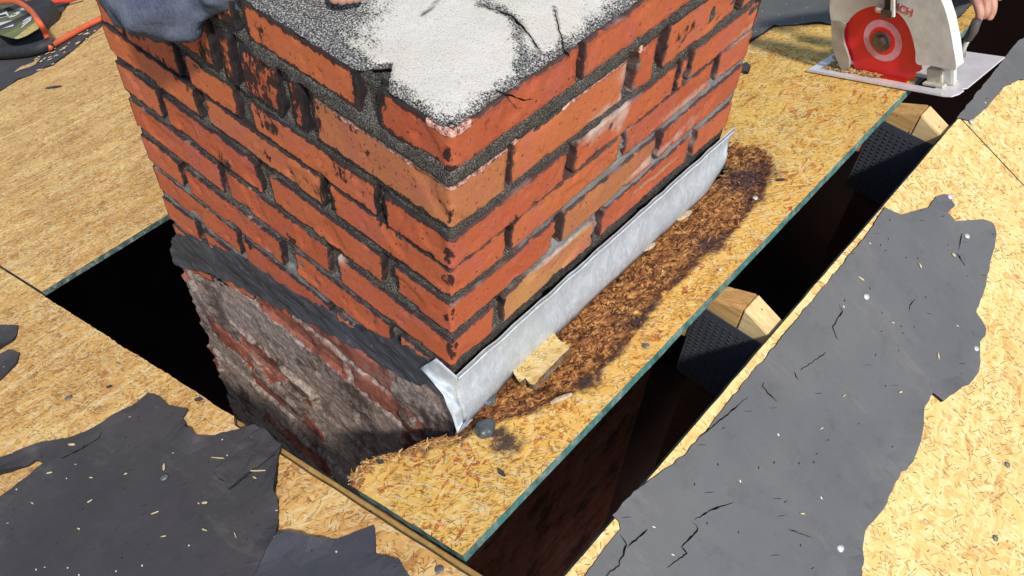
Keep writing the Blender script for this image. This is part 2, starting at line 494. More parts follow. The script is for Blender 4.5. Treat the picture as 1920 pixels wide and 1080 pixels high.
for px, r in [((950, 830), .022), ((935, 812), .014), ((1415, 372), .02), ((1330, 455), .03), ((1190, 600), .022), ((1100, 715), .022), ((1400, 330), .045)]:
    blot = np.maximum(blot, np.clip(1 - np.linalg.norm(P2 - np.array(pxL(px)), axis=1) / (2 * r), 0, 1))
fattr(me, 'wet', np.maximum(np.clip(.66 - wd / .040, 0, 1) * (.72 + .5 * np.array([nz(p[0], p[1], 3, 30) for p in P2])), blot * .75))
patch_o = thing('osb_patch', 'orange-tan OSB strip beside the chimney, rotten brown along the metal flashing', 'roof sheathing', (0.1, 0.3, S * .1))
place('board', me, M_osb_patch, patch_o, smooth=False)

# ------------------------------------------------------------------ loose strands in the rotten strip
N = NT('strand', .8, .2)
c = N.attr('tone', 2)
N.col(N.ramp(c, [(0, (.05, .02, .01)), (.35, (.20, .08, .03)), (.7, (.42, .20, .06)), (1, (.66, .44, .17))]))
M_strand = N.m
def strands(name, n, region, to3, parent, lo, hi, tone, zoff=.0, nrm=NL, sizes=(.006, .018), wid=(.0008, .0022)):
    rr = random.Random(hash(name) % 1000 if False else len(name) + n)
    V, Fs, T = [], [], []
    xs = [p[0] for p in region]; ys = [p[1] for p in region]
    k = 0; tries = 0
    cand = np.array([(rr.uniform(min(xs), max(xs)), rr.uniform(min(ys), max(ys))) for _ in range(n * 6)])
    cand = cand[inside(cand, region)][:n]
    for x, y in cand:
        a = rr.gauss(.6, .9); L = rr.uniform(*sizes); W = rr.uniform(*wid)
        h = rheight(x, y) if nrm is NL else 0
        tilt = rr.uniform(lo, hi)
        dx, dy = math.cos(a), math.sin(a)
        b = len(V); t = rr.choice(tone) + rr.uniform(-.08, .08)
        curl = rr.uniform(-.0015, .003)
        for q in range(4):
            f = q / 3 - .5
            hh = h + zoff + .0006 + (f + .5) * L * tilt + curl * (1 - 4 * f * f)
            wq = W * (1 if 0 < q < 3 else .45)
            for s_ in (-1, 1):
                V.append(to3(x + dx * f * L - dy * wq * s_, y + dy * f * L + dx * wq * s_, hh + s_ * .0003)); T.append(t)
        for q in range(3):
            Fs.append((b + 2 * q, b + 2 * q + 1, b + 2 * q + 3, b + 2 * q + 2))
    me = mesh(name, V, Fs); fattr(me, 'tone', T)
    return place(name, me, M_strand, parent, smooth=False)
o = strands('rotten_strands', 800, RP, onL, patch_o, -.05, .14, [.0, .1, .2, .3, .45, .6], sizes=(.004, .013), wid=(.0005, .0016))
o['kind'] = 'stuff'

bp = [Vector(p) for p in brk]
reg = [(p.x - .004, p.y - .002) for p in bp] + [(p.x + .009, p.y + .004) for p in reversed(bp)]
o = strands('broken_fibres', 420, reg, onL, patch_o, -.1, .25, [.6, .75, .9, .35], sizes=(.006, .018), wid=(.0005, .0014)); o['kind'] = 'stuff'
# ------------------------------------------------------------------ felt
def felt(label, pxs, pick, to3, mat, off=.0016, amp=.002, keep=None, raw=None, lift=None, name='roofing_felt', step=.016):
    poly = raw or [pick(p, off) for p in pxs]
    poly = roughen(poly, .006, amp, len(label), keep=keep)
    pa = np.array(poly)
    def hf0(x, y):
        e = float(np.min(np.hypot(pa[:, 0] - x, pa[:, 1] - y)))
        curl = 0 if (to3 is onR and x < .32) else max(0, 1 - e / .022) * max(0, .15 + noise.noise(Vector((x * 14, y * 14, 6)))) * .014
        return .0014 * noise.noise(Vector((x * 9, y * 9, 2))) + .0009 * noise.noise(Vector((x * 4 + y * 22, y * 4, 2))) + .0010 + curl
    hf = lift or hf0
    me, P2 = sheet_mesh(name, poly, step, to3, .0022, hf, off)
    o = place(name, me, mat, smooth=False)
    tag(o, label, 'roofing felt')
    return o
felt_R = felt('large torn grey felt sheet on the right roof slope', [(1092, 1084), (1162, 992), (1160, 978), (1148, 966), (1187, 922), (1227, 894), (1282, 854), (1304, 830), (1406, 703), (1515, 573), (1627, 436), (1658, 389),
      (1689, 405), (1707, 398), (1739, 389), (1755, 370), (1770, 364), (1781, 370), (1789, 387), (1772, 402), (1785, 418), (1833, 417), (1855, 424), (1862, 441), (1857, 485), (1848, 537), (1831, 585),
      (1848, 615), (1848, 630), (1835, 641), (1833, 698), (1817, 723), (1798, 726), (1765, 753), (1747, 739), (1731, 763), (1721, 827), (1710, 865), (1696, 883), (1684, 886), (1661, 929), (1647, 964), (1622, 995), (1608, 1076), (1600, 1200), (1000, 1200)],
      pxR, onR, M_felt_right)
felt_RT = felt('grey felt strip at the upper right edge of the view, below the saw', [(1793, 222), (1823, 226), (1853, 199), (1882, 164), (1911, 149), (1990, 152), (2010, 20), (1907, 78), (1867, 129)], pxR, onR, M_felt_right)
felt_L = felt('large torn charcoal felt sheet covering the lower left corner', [(-20, 862), (0, 858), (56, 841), (123, 823), (197, 795), (246, 763), (278, 737), (299, 742), (317, 760), (352, 767), (343, 783), (355, 809), (373, 825), (433, 809), (482, 802),
      (528, 834), (524, 851), (521, 883), (517, 925), (522, 946), (521, 1003), (475, 1080), (400, 1200), (-400, 1200), (-20, 955), (0, 943), (35, 908), (67, 880), (84, 868), (67, 864), (53, 874), (0, 890), (-20, 896)], pxL, onL, M_felt_left)
felt_B = felt('bluish grey felt piece at the bottom edge, below the notch of bare OSB', [(521, 1003), (547, 1003), (585, 1017), (638, 1011), (701, 985), (706, 1007), (705, 1042), (733, 1047), (752, 1058), (768, 1082), (860, 1200), (400, 1200), (475, 1080)], pxL, onL, M_felt_blue, off=.0008)
felt('small dark felt scrap at the left edge, upper of two', [(-12, 617), (0, 615), (35, 610), (33, 623), (27, 637), (0, 655), (-12, 660)], pxL, onL, M_felt_left, name='felt_scrap')
felt('small dark felt scrap at the left edge, lower of two', [(-12, 680), (0, 673), (20, 660), (37, 662), (33, 680), (0, 713), (-12, 718)], pxL, onL, M_felt_left, name='felt_scrap')
felt('tiny dark felt scrap on the OSB right behind the chimney', [(1392, 122), (1399, 118), (1408, 125), (1402, 138), (1394, 137)], pxL, onL, M_felt_left, name='felt_scrap', amp=.001)
felt('grey felt on the OSB beyond the chimney, behind the saw', [(1360, 90), (1405, 80), (1440, 57), (1452, 49), (1490, 47), (1535, 44), (1562, 47), (1640, 52), (1700, 40), (1752, 78), (1812, 18), (1850, -22), (1850, -60), (1360, -60)], pxL, onL, M_felt_far)
fl = felt('long dark felt strip littered with chips at the upper left, under the orange hose', [(-30, 188), (0, 171), (33, 150), (58, 141), (77, 130), (98, 123), (137, 95), (158, 76), (195, 46), (230, 26), (230, 8), (196, 33), (123, 72), (95, 79), (74, 84), (88, 60), (127, 10), (135, 0), (150, -14), (-30, -14)],
      pxL, onL, M_felt_left, amp=.006, step=.05)
felt('pale bare OSB offcut lying on the dark felt under the black reel', [(26, 135), (40, 126), (62, 117), (80, 106), (66, 121), (44, 129)], pxL, onL, M_osb_left, off=.006, name='wood_offcut')
bpy.data.objects['wood_offcut']['category'] = 'offcut'
# torn flap of the lower-left felt
fp = [pxL(p) for p in [(486, 801), (532, 838), (500, 870), (462, 893), (432, 920), (402, 888), (440, 850), (470, 822)]]
cx, cy = np.mean(np.array(fp), 0)
flap = felt('curled loose flap of dark felt at the corner of the hole', None, pxL, onL, M_felt_left, raw=fp, step=.008,
            lift=lambda x, y: .003 + .006 * abs(noise.noise(Vector((x * 35, y * 35, 9)))) , name='felt_flap', amp=.003)

# dark strips on the felt: torn cracks, plus a painted shadow line at the flap
def crack(parent, pick, to3, lines, wmax=.0016):
    for pts in lines:
        V, Fs = [], []
        P = [Vector(pick(p, .003)) for p in pts]
        Q = []
        for a, b in zip(P, P[1:]):
            n = max(2, int((b - a).length / .004))
            for i in range(n):
                p = a.lerp(b, i / n); Q.append(p + Vector((noise.noise(Vector((p.x * 200, p.y * 200, 1))), noise.noise(Vector((p.x * 200, p.y * 200, 7))))) * .0016)
        Q.append(P[-1]); m = len(Q)
        for i, p in enumerate(Q):
            d = (Q[min(i + 1, m - 1)] - Q[max(i - 1, 0)]).normalized()
            nn = Vector((-d.y, d.x)); t = i / (m - 1)
            wq = wmax * (.25 + .75 * abs(noise.noise(Vector((p.x * 90, p.y * 90, 3)))) * 2) * min(1, 4 * t, 4 * (1 - t)) * .5 + .0001
            for s_ in (-1, 1): V.append(to3(p.x + nn.x * wq * s_, p.y + nn.y * wq * s_, .0036))
            if i: b_ = len(V) - 4; Fs.append((b_, b_ + 1, b_ + 3, b_ + 2))
        place('crack', mesh('crack', V, Fs), M_black, parent, smooth=False)
crack(felt_R, pxR, onR, [[(1572, 568), (1580, 585), (1561, 612), (1567, 632), (1573, 638)], [(1715, 560), (1706, 572), (1704, 585)], [(1805, 430), (1797, 470)], [(1793, 473), (1810, 500)], [(1822, 623), (1838, 636)],
     [(1432, 715), (1430, 725), (1445, 742), (1457, 755)], [(1487, 696), (1497, 712)], [(1300, 980), (1309, 990), (1303, 1000), (1278, 1025), (1287, 1037), (1250, 1065)], [(1478, 992), (1522, 1008)],
     [(1162, 1002), (1175, 1020), (1160, 1060), (1130, 1084)], [(1175, 1028), (1214, 992)], [(1402, 744), (1360, 780), (1305, 825)], [(1375, 943), (1335, 955), (1302, 975)], [(1550, 660), (1500, 695)]], .0020)
crack(felt_L, pxL, onL, [[(84, 866), (120, 858), (160, 838), (185, 822), (197, 800)], [(486, 806), (462, 835), (430, 872)], [(528, 848), (495, 864), (462, 893), (430, 920)], [(522, 900), (512, 930)]], .003)  # strip along the flap's lower right edge paints the shadow in its gap
# bruise of rust on the right felt
# ------------------------------------------------------------------ chimney
chim = thing('chimney', 'old orange-red brick chimney with a white cement crown, standing through the cut-open roof', 'chimney', (-.33, .32, 0))
WL, WR = .655, .635
ZT, Z12, Z23, Z3, Z34 = .507, .4458, .3628, .3075, .2525
PI_ = .0677
HW = .0078   # half joint height
courses = [  # z0, z1, left joints, right joints (joint, halfwidth)
    (Z12 + .009, ZT - .004, [(-.112, .013), (-.312, .009)], [(.195, .004), (.43, .004)]),
    (Z23 + .0075, Z12 - .010, [(-.215, .007), (-.252, .008), (-.335, .007), (-.375, .008), (-.52, .006)], [(.09, .004), (.308, .009), (.368, .012), (.56, .004)]),
    (Z3 + .0008, Z23 - .0075, [(-.108, .007), (-.345, .013), (-.468, .009), (-.60, .003)], [(.205, .008), (.428, .005), (.456, .007)]),
    (Z34 + .0068, Z3 - .0008, [(-.204, .006), (-.442, .007)], [(.095, .004), (.319, .007), (.539, .006)]),
    (Z34 - PI_ + HW, Z34 - HW, [(-.104, .010), (-.333, .011), (-.553, .006)], [(.197, .006), (.417, .007)]),
    (Z34 - 2 * PI_ + HW, Z34 - PI_ - HW, [(-.211, .010), (-.438, .006)], [(.086, .009), (.294, .010), (.527, .007)]),
    (Z34 - 3 * PI_ + HW, Z34 - 2 * PI_ - HW, [(-.10, .010), (-.316, .012), (-.553, .006)], [(.197, .006), (.417, .007)]),
    (Z34 - 4 * PI_ + HW, Z34 - 3 * PI_ - HW, [(-.020, .008), (-.229, .008), (-.439, .007)], [(.086, .006), (.294, .006), (.5, .006)]),
    (Z34 - 5 * PI_ + HW, Z34 - 4 * PI_ - HW, [(-.10, .008), (-.33, .008), (-.558, .009)], [(.197, .006), (.417, .007)]),
    (Z34 - 6 * PI_ + HW, Z34 - 5 * PI_ - HW, [(-.229, .008), (-.439, .007)], [(.197, .006), (.417, .007)]),
    (Z34 - 7 * PI_ + HW, Z34 - 6 * PI_ - HW, [(-.10, .008), (-.33, .008), (-.558, .009)], [(.197, .006), (.417, .007)]),
]
CR = .006   # corner radius
def wall_point(s, z, d):
    """s: distance along the wall (negative = left face, positive = right face), d outwards"""
    # left far corner and right far corner wrap backwards
    bulge = .012 * max(0, min(1, (z - .40) / .04)) if s < -.4 else 0
    wl = WL + bulge
    if s <= -wl:
        return Vector((-wl - d, -(s + wl), z))
    if s >= WR:
        return Vector((-(s - WR), WR + d, z))
    if abs(s) < CR:
        a = (s / CR + 1) / 2 * math.pi / 2
        c = Vector((-CR, CR, z))
        return c + Vector((math.sin(a), -math.cos(a), 0)) * (CR + d)
    if s < 0: return Vector((s, -d, z))
    return Vector((d, s, z))
VV, FF, TONE, EDGE, PUV, RND = [], [], [], [], [], []
def brick(s0, s1, z0, z1, tone, rid, proud=0.0, gx=.0045):
    base = len(VV)
    rs = random.Random(rid)
    tl = rs.uniform(-.0014, .0014); tr = rs.uniform(-.0014, .0014)
    def knots(L):
        n = max(3, int(L / gx)); k = [0, .0011, .0028] + [L * q / n for q in range(1, n)] + [L - .0028, L - .0011, L]
        return [0, 0] + sorted(k) + [L, L]
    KS, KZ = knots(s1 - s0), knots(z1 - z0)
    ns, nq = len(KS), len(KZ)
    for j, kz_ in enumerate(KZ):
        for i, ks_ in enumerate(KS):
            s = s0 + ks_; z = z0 + kz_
            es = min(ks_, s1 - s0 - ks_); ez = min(kz_, z1 - z0 - kz_); e = min(es, ez)
            ks = max(0, 1 - es / .008); kz = max(0, 1 - ez / .008)
            js = .0034 * nz(z, rid, s, 45) + .0022 * nz(z, rid + 9, s, 170)
            jz = .0026 * nz(s, rid, z, 32) + .0020 * nz(s, rid + 7, z, 150) + .0012 * nz(s, rid + 3, z, 380)
            chip = .007 * max(0, nz(s, rid + 20, z, 26) - .28)
            sd_ = 1 if ks_ > (s1 - s0) / 2 else -1; zd_ = 1 if kz_ > (z1 - z0) / 2 else -1
            t_ = ks_ / (s1 - s0)
            s += ks * (js - sd_ * chip * 1.3); z += kz * (jz + tl * (1 - t_) + tr * t_ - zd_ * chip)
            d = proud + .0010 * nz(s, z, rid, 20) + .0005 * nz(s, z, rid, 110)
            pit = nz(s, z, rid + 31, 75)
            if pit > .40: d -= (pit - .40) * .010
            scal = nz(s, z, rid + 71, 17)
            if scal > .30: d -= min(.0022, (scal - .30) * .03)
            if e < .0010: d -= .0010
            if i in (0, ns - 1) or j in (0, nq - 1): d = -.016
            elif i in (1, ns - 2) or j in (1, nq - 2): d -= .0016
            if (s < 0 and z < S * s + .075) or (s > .004 and z < Z34 - 2 * PI_ - .002): d -= .03
            VV.append(wall_point(s, z, d)); TONE.append(tone); EDGE.append(e); PUV.append((s, z, 0))
    for j in range(nq - 1):
        for i in range(ns - 1):
            a = base + j * ns + i
            FF.append((a, a + 1, a + ns + 1, a + ns))
rid = 1
tr = random.Random(12)
for ci_, (z0, z1, lj, rj) in enumerate(courses):
    J = sorted([(-WL - .10, .004)] + lj + rj + [(WR + .10, .004)])
    for (a, wa), (b, wb) in zip(J, J[1:]):
        tone = tr.uniform(.25, .75)
        if ci_ == 5 and abs(a - .086) < .001: tone = 1.25   # the ochre brick above the flashing
        if ci_ == 1 and a < 0 < b: tone = .95
        if ci_ == 4 and abs(a - .197) < .001: tone = 1.0
        proud = tr.uniform(-.0015, .0015) + (.002 if ci_ == 0 else 0)
        if ci_ == 0 and a < -.1 and b < 0: pass
        zz1 = z1
        brick(a + wa + .0012, b - wb - .0012, z0, z1, tone, rid, proud); rid += 1
me = mesh('brickwork', VV, FF)
PU = np.array(PUV)
fattr(me, 'tone', TONE); fattr(me, 'edge', EDGE); cattr(me, 'flat', PUV)
def blobs(P, L):
    m = np.zeros(len(P))
    for (px, face, rx_, rz_, st) in L:
        c_ = (pxFL if face == 'L' else pxFR)(px)
        q = np.sqrt(((P[:, 0] - c_[0]) / rx_) ** 2 + ((P[:, 1] - c_[1]) / rz_) ** 2)
        m = np.maximum(m, st * np.clip(1.35 - q, 0, 1))
    return m
soot_spots = [((470, 110), 'L', .09, .03, 1.0), ((420, 100), 'L', .03, .08, .8), ((480, 170), 'L', .03, .06, .8), ((560, 190), 'L', .03, .05, .8), ((385, 100), 'L', .03, .03, .7), ((505, 240), 'L', .03, .02, .6), ((360, 170), 'L', .03, .02, .5), ((300, 110), 'L', .05, .012, .5), ((230, 150), 'L', .04, .02, .35), ((650, 230), 'L', .06, .012, .5), ((560, 330), 'L', .05, .015, .4), ((470, 380), 'L', .03, .02, .35), ((600, 440), 'L', .05, .015, .35), ((440, 130), 'L', .05, .05, 1.0), ((520, 200), 'L', .05, .03, .95), ((420, 60), 'L', .05, .04, 1.1), ((540, 150), 'L', .04, .03, .9), ((490, 60), 'L', .02, .03, .5), ((250, 60), 'L', .06, .02, .6), ((575, 210), 'L', .03, .05, .8),
     ((500, 290), 'L', .02, .012, .6), ((610, 365), 'L', .022, .03, .9), ((640, 320), 'L', .05, .03, .5), ((715, 400), 'L', .016, .035, 1.0), ((690, 170), 'L', .03, .03, 1.0), ((420, 300), 'L', .02, .02, .7), ((330, 140), 'L', .02, .02, .6), ((770, 350), 'L', .04, .02, .45), ((700, 300), 'L', .05, .03, .45),
     ((843, 290), 'L', .014, .016, .55), ((845, 320), 'L', .016, .009, .8), ((842, 400), 'L', .010, .022, 1.0), ((842, 480), 'L', .012, .016, 1.0), ((842, 530), 'L', .013, .014, 1.1), ((840, 600), 'L', .010, .012, .9), ((848, 660), 'R', .011, .022, 1.2), ((850, 590), 'R', .006, .02, .6),
     ((728, 512), 'L', .014, .02, .9), ((755, 440), 'L', .03, .02, .4), ((630, 500), 'L', .015, .02, .5), ((545, 450), 'L', .015, .02, .7), ((465, 455), 'L', .015, .02, .7),
     ((1245, 100), 'R', .02, .02, .5), ((1290, 60), 'R', .04, .015, .6), ((1205, 150), 'R', .02, .02, .4), ((960, 420), 'R', .012, .02, .8), ((940, 570), 'R', .02, .012, .7), ((1280, 130), 'R', .012, .02, .5), ((1110, 440), 'R', .012, .012, .6)]
chalk_spots = [((1130, 230), 'R', .05, .03, .8), ((1170, 200), 'R', .02, .05, .8), ((1180, 130), 'R', .03, .03, .6), ((1300, 180), 'R', .12, .012, .6), ((1230, 290), 'R', .12, .010, .7), ((1230, 330), 'R', .10, .008, .6), ((1060, 460), 'R', .10, .008, .7), ((930, 620), 'R', .04, .01, .6), ((1000, 400), 'R', .06, .01, .35), ((1400, 60), 'R', .06, .015, .5), ((1290, 235), 'R', .05, .02, .5),
     ((500, 320), 'L', .03, .008, .6), ((430, 300), 'L', .02, .01, .5), ((505, 470), 'L', .02, .012, .5), ((640, 490), 'L', .02, .015, .6)]
fattr(me, 'soot', np.minimum(blobs(PU, soot_spots), .60)); fattr(me, 'chalk', blobs(PU, chalk_spots))
# pink crumbly band on top edges of second course near the corner
crumb = np.zeros(len(PU))
m1 = (PU[:, 1] < Z12) & (PU[:, 1] > Z12 - .045) & (PU[:, 0] > -.20) & (PU[:, 0] < .33)
crumb[m1] = np.clip((PU[m1, 1] - (Z12 - .026)) / .012, 0, 1)
m2 = (PU[:, 1] > ZT - .012) & (abs(PU[:, 0]) < .03); crumb[m2] = .8
fattr(me, 'crumb', crumb)
N = NT('brick', .72, .3)
uv = N.attr('flat', 1); tone = N.attr('tone'); geo = N.n('ShaderNodeNewGeometry', out=0)
n1 = N.noise(geo, 18, 4, .65); n2 = N.noise(geo, 260, 3, .7); n3 = N.noise(geo, 60, 4, .7)
c = N.ramp(tone, [(.2, (.40, .078, .036)), (.42, (.47, .105, .042)), (.6, (.52, .135, .048)), (.8, (.47, .15, .058)), (1.0, (.42, .17, .07))])
c = N.mix(N.math('GREATER_THAN', tone, 1.1), c, (.50, .26, .09))
c = N.mix(N.ramp(n1, [(.3, 0.0), (.7, .4)]), c, (.56, .17, .06))
c = N.mix(N.ramp(N.noise(geo, 11, 3, .6, dist=1), [(.5, 0.0), (.68, .55)]), c, (.46, .12, .095))
c = N.mix(N.ramp(n2, [(.3, .35), (.6, 0.0)]), c, N.mix(1, c, (.55, .45, .45), 'MULTIPLY'))
edge = N.attr('edge')
# small dark pocks
vo = N.voro(geo, 95)
pk = N.math('MULTIPLY', N.math('LESS_THAN', vo.outputs['Distance'], .16), N.ramp(n3, [(.5, 0.0), (.56, 1.0)]))
c = N.mix(N.math('MULTIPLY', pk, .85), c, (.06, .03, .025))
vo2 = N.voro(N.mapping(geo, (.4, .2, .3), (1, 1, .4)), 130)
pk2 = N.math('MULTIPLY', N.math('LESS_THAN', vo2.outputs['Distance'], .13), N.ramp(n1, [(.48, 0.0), (.52, 1.0)]))
c = N.mix(N.math('MULTIPLY', pk2, .8), c, (.10, .05, .04))
# mortar smear at edges
es = N.math('SUBTRACT', 1.0, N.math('DIVIDE', edge, .0055), clamp=True)
em = N.ramp(N.math('ADD', es, N.math('MULTIPLY', N.math('SUBTRACT', n3, .52), 2.2)), [(.55, 0.0), (.72, .9)])
c = N.mix(em, c, N.mix(N.ramp(N.noise(geo, 14, 2), [(.55, 0.0), (.7, 1.0)]), (.045, .035, .035), (.26, .18, .16)))
# black weathering creeping out of the joints of the shaded face
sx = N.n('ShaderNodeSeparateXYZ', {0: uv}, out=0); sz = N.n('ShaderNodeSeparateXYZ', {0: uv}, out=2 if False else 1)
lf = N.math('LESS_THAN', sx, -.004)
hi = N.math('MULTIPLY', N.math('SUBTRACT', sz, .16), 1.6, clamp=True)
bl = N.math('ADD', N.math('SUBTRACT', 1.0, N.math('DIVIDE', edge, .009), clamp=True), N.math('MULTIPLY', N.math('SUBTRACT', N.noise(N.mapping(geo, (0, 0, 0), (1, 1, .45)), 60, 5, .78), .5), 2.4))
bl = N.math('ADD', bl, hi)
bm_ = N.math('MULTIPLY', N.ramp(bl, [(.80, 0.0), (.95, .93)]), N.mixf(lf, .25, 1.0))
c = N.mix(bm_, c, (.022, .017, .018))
# chalk
ck = N.ramp(N.math('ADD', N.attr('chalk'), N.math('MULTIPLY', N.math('SUBTRACT', n3, .5), .9)), [(.35, 0.0), (.8, .75)])
c = N.mix(ck, c, (.56, .43, .36))
# crumbly pink
cm = N.ramp(N.math('ADD', N.attr('crumb'), N.math('MULTIPLY', N.math('SUBTRACT', n3, .5), 1.3)), [(.5, 0.0), (.6, 1.0)])
c = N.mix(cm, c, N.ramp(N.noise(geo, 170, 3, .7), [(.38, (.10, .05, .045)), (.5, (.48, .22, .17)), (.62, (.70, .48, .40))]))
# soot
sn = N.noise(N.mapping(geo, (0, 0, 0), (1, 1, .55)), 85, 5, .75)
sm = N.ramp(N.math('ADD', N.attr('soot'), N.math('MULTIPLY', N.math('SUBTRACT', sn, .5), 1.7)), [(.50, 0.0), (.60, .95)])
c = N.mix(sm, c, (.014, .012, .013))
c = N.mix(N.ramp(N.noise(geo, 38, 5, .8), [(.60, 0.0), (.70, .55)]), c, N.mix(1, c, (.30, .24, .24), 'MULTIPLY'))
N.col(c)
hb = N.math('ADD', N.math('MULTIPLY', n2, .5), N.math('MULTIPLY', n3, 1.0)); hb = N.math('SUBTRACT', hb, N.math('MULTIPLY', pk, 1.2))
hb = N.math('ADD', hb, N.math('MULTIPLY', cm, N.noise(geo, 170, 3, .7)))
N.bump(hb, .5, .0016)
M_brick = N.m
place('brickwork', me, M_brick, chim)

# mortar bed behind and between the bricks
def jdist(s, z):
    return 0
V, Fs, P, WH = [], [], [], []
ss = np.arange(-WL - .10, WR + .1001, .005); zs = np.arange(-.34, ZT + .001, .005)
vj = []
for z0, z1, lj, rj in courses:
    for s_, w_ in lj + rj: vj.append((s_, z0 - .004, z1 + .004, w_))
for z in zs:
    for s_ in ss:
        d = -.0040 + .0022 * nz(s_, z, 3, 60) + .0015 * nz(s_, z, 8, 200)
        for (js, a, b, w_) in vj:
            if abs(s_ - js) < w_ + .004 and a < z < b:
                d -= .006 + (.010 if (js > 0 and js < .45) else 0) * (.5 + nz(js, z, 5, 13))
        if abs(z - Z12) < .014 and -.3 < s_ < .5: d += .006
        if s_ < 0 and z < S * s_ + .075: d -= .03
        V.append(wall_point(s_, z, d)); P.append((s_, z, 0))
W = len(ss)
for j in range(len(zs) - 1):
    for i in range(W - 1):
        a = j * W + i; Fs.append((a, a + 1, a + W + 1, a + W))
me = mesh('mortar', V, Fs); PU = np.array(P); cattr(me, 'flat', P)
pale = np.where(PU[:, 0] > .0, np.clip((.40 - PU[:, 1]) / .16, 0, 1) * np.clip(PU[:, 0] / .2, .15, 1), np.clip((.33 - PU[:, 1]) / .3, 0, 1) * .75 * np.clip(-PU[:, 0] / .12, 0, 1))
pale *= np.where(PU[:, 1] < Z34 - 2 * PI_ + .01, np.where(PU[:, 0] > 0, .0, 1.0), 1.0)
fattr(me, 'pale', pale)
N = NT('mortar', .95, .15)
geo = N.n('ShaderNodeNewGeometry', out=0)
g = N.noise(geo, 650, 2, .8); g2 = N.noise(geo, 50, 3, .6)
c = N.ramp(g, [(.36, (.012, .012, .012)), (.5, (.075, .07, .062)), (.62, (.22, .20, .165)), (.75, (.5, .47, .40))])
c = N.mix(N.ramp(g2, [(.4, 0.0), (.7, .7)]), c, N.mix(1, c, (.45, .45, .5), 'MULTIPLY'))
pm = N.ramp(N.math('ADD', N.attr('pale'), N.math('MULTIPLY', N.math('SUBTRACT', g2, .5), 1.2)), [(.5, 0.0), (.9, .85)])
c = N.mix(pm, c, N.mix(g, (.15, .155, .16), (.40, .395, .37)))
N.col(c); N.bump(g, .9, .002)
M_mortar = N.m
place('mortar', me, M_mortar, chim)
# back walls (never seen from here, close the stack)
bmx = bmesh.new()
frame_box(bmx, (0, 0, 0), Vector((1, 0, 0)), Vector((0, 1, 0)), Vector((0, 0, 1)), (-WL + .004, .02, -5.8), (-.02, WR - .004, ZT - .012))
bm_obj('core', bmx, M_mortar, chim)

# cement crown
def crown_h(x, y):
    e = min(-x, y, x + WL + .01, WR - y + .01)
    h = ZT + .001 + .022 * (1 - math.exp(-max(0, e) / .10)) + .0016 * nz(x, y, 0, 25) + .0007 * nz(x, y, 0, 110)
    if e < .008: h -= (.008 - e) * .30
    return h
V, Fs, P = [], [], []
xs = np.arange(-WL - .004, .0021, .005); ys = np.arange(-.002, WR + .004, .005)
corner = lambda x, y: 0
for y in ys:
    for x in xs:
        jx = x; jy = y
        if x > -.004: jx = x - .002 * (1 + nz(y, 1, 0, 60)) - max(0, .010 - y) * .5
        if y < .004: jy = y + .002 * (1 + nz(x, 2, 0, 60)) + max(0, .010 + x) * .5
        if -.125 < x < -.085 and y < .03: jy = max(jy, .030 - abs(x + .105) * 1.4)
        V.append(Vector((jx, jy, crown_h(x, y)))); P.append((x, y, 0))
W = len(xs)
for j in range(len(ys) - 1):
    for i in range(W - 1):
        a = j * W + i; Fs.append((a, a + 1, a + W + 1, a + W))
# rim down
nb = len(V)
rim = [i for i in range(W)] + [j * W + W - 1 for j in range(1, len(ys))] + [(len(ys) - 1) * W + i for i in range(W - 2, -1, -1)] + [j * W for j in range(len(ys) - 2, 0, -1)]
for k, i in enumerate(rim): V.append(V[i] - Vector((0, 0, .010)) + (Vector((-WL / 2, WR / 2, 0)) - Vector((V[i].x, V[i].y, 0))).normalized() * .012); P.append(P[i])
for k in range(len(rim)):
    a, b = rim[k], rim[(k + 1) % len(rim)]; Fs.append((b, a, nb + k, nb + (k + 1) % len(rim)))
me = mesh('cement_crown', V, Fs); PU = np.array(P)[:, :2]; cattr(me, 'flat', P)
cz = .525
def pxC(p): q_ = hit(p, (0, 0, 1), cz); return (q_[0], q_[1])
white = [pxC(p) for p in [(690, -60), (700, 20), (672, 60), (680, 110), (715, 155), (740, 195), (800, 213), (850, 226), (905, 205), (960, 172), (1000, 140), (1050, 95), (1110, 50), (1150, 10), (1200, -60)]]
band = [pxC(p) for p in [(905, 0), (940, 8), (968, 25), (975, 60), (985, 100), (1010, 118)]]
wsd = sdf(PU, white)
bd = polydist(PU, band, False)
wh = np.clip(.5 + wsd / .085, 0, 1) - np.clip(1 - bd / .017, 0, 1) * .75
e_ = np.minimum(-PU[:, 0], PU[:, 1])
wh -= np.clip(1 - e_ / .022, 0, 1) * .5
fattr(me, 'white', wh)
CK = [[pxC(p) for p in L] for L in [[(905, 5), (930, 12), (960, 20), (990, 45), (1010, 70), (1020, 78)], [(1040, 0), (1052, 40), (1060, 62), (1075, 78)], [(1005, 148), (985, 150), (960, 146), (925, 146)], [(820, 0), (805, 15), (790, 25)], [(1047, 66), (1062, 80)]]]
ckd = np.full(len(PU), 1.0)
for L in CK: ckd = np.minimum(ckd, polydist(PU, L, False))
fattr(me, 'crackd', ckd)
N = NT('cement_crown', .9, .2)
geo = N.n('ShaderNodeNewGeometry', out=0)
g = N.noise(geo, 520, 2, .8); g2 = N.noise(geo, 70, 4, .7)
grit = N.ramp(g, [(.38, (.012, .012, .012)), (.5, (.10, .097, .09)), (.60, (.30, .29, .27)), (.7, (.62, .60, .56))])
wc = N.mix(N.ramp(g, [(.33, 1.0), (.43, 0.0)]), (.56, .525, .465), (.34, .32, .285))
wc = N.mix(N.ramp(N.noise(geo, 9, 3), [(.45, 0.0), (.7, .6)]), wc, N.mix(1, wc, (.86, .84, .76), 'MULTIPLY'))
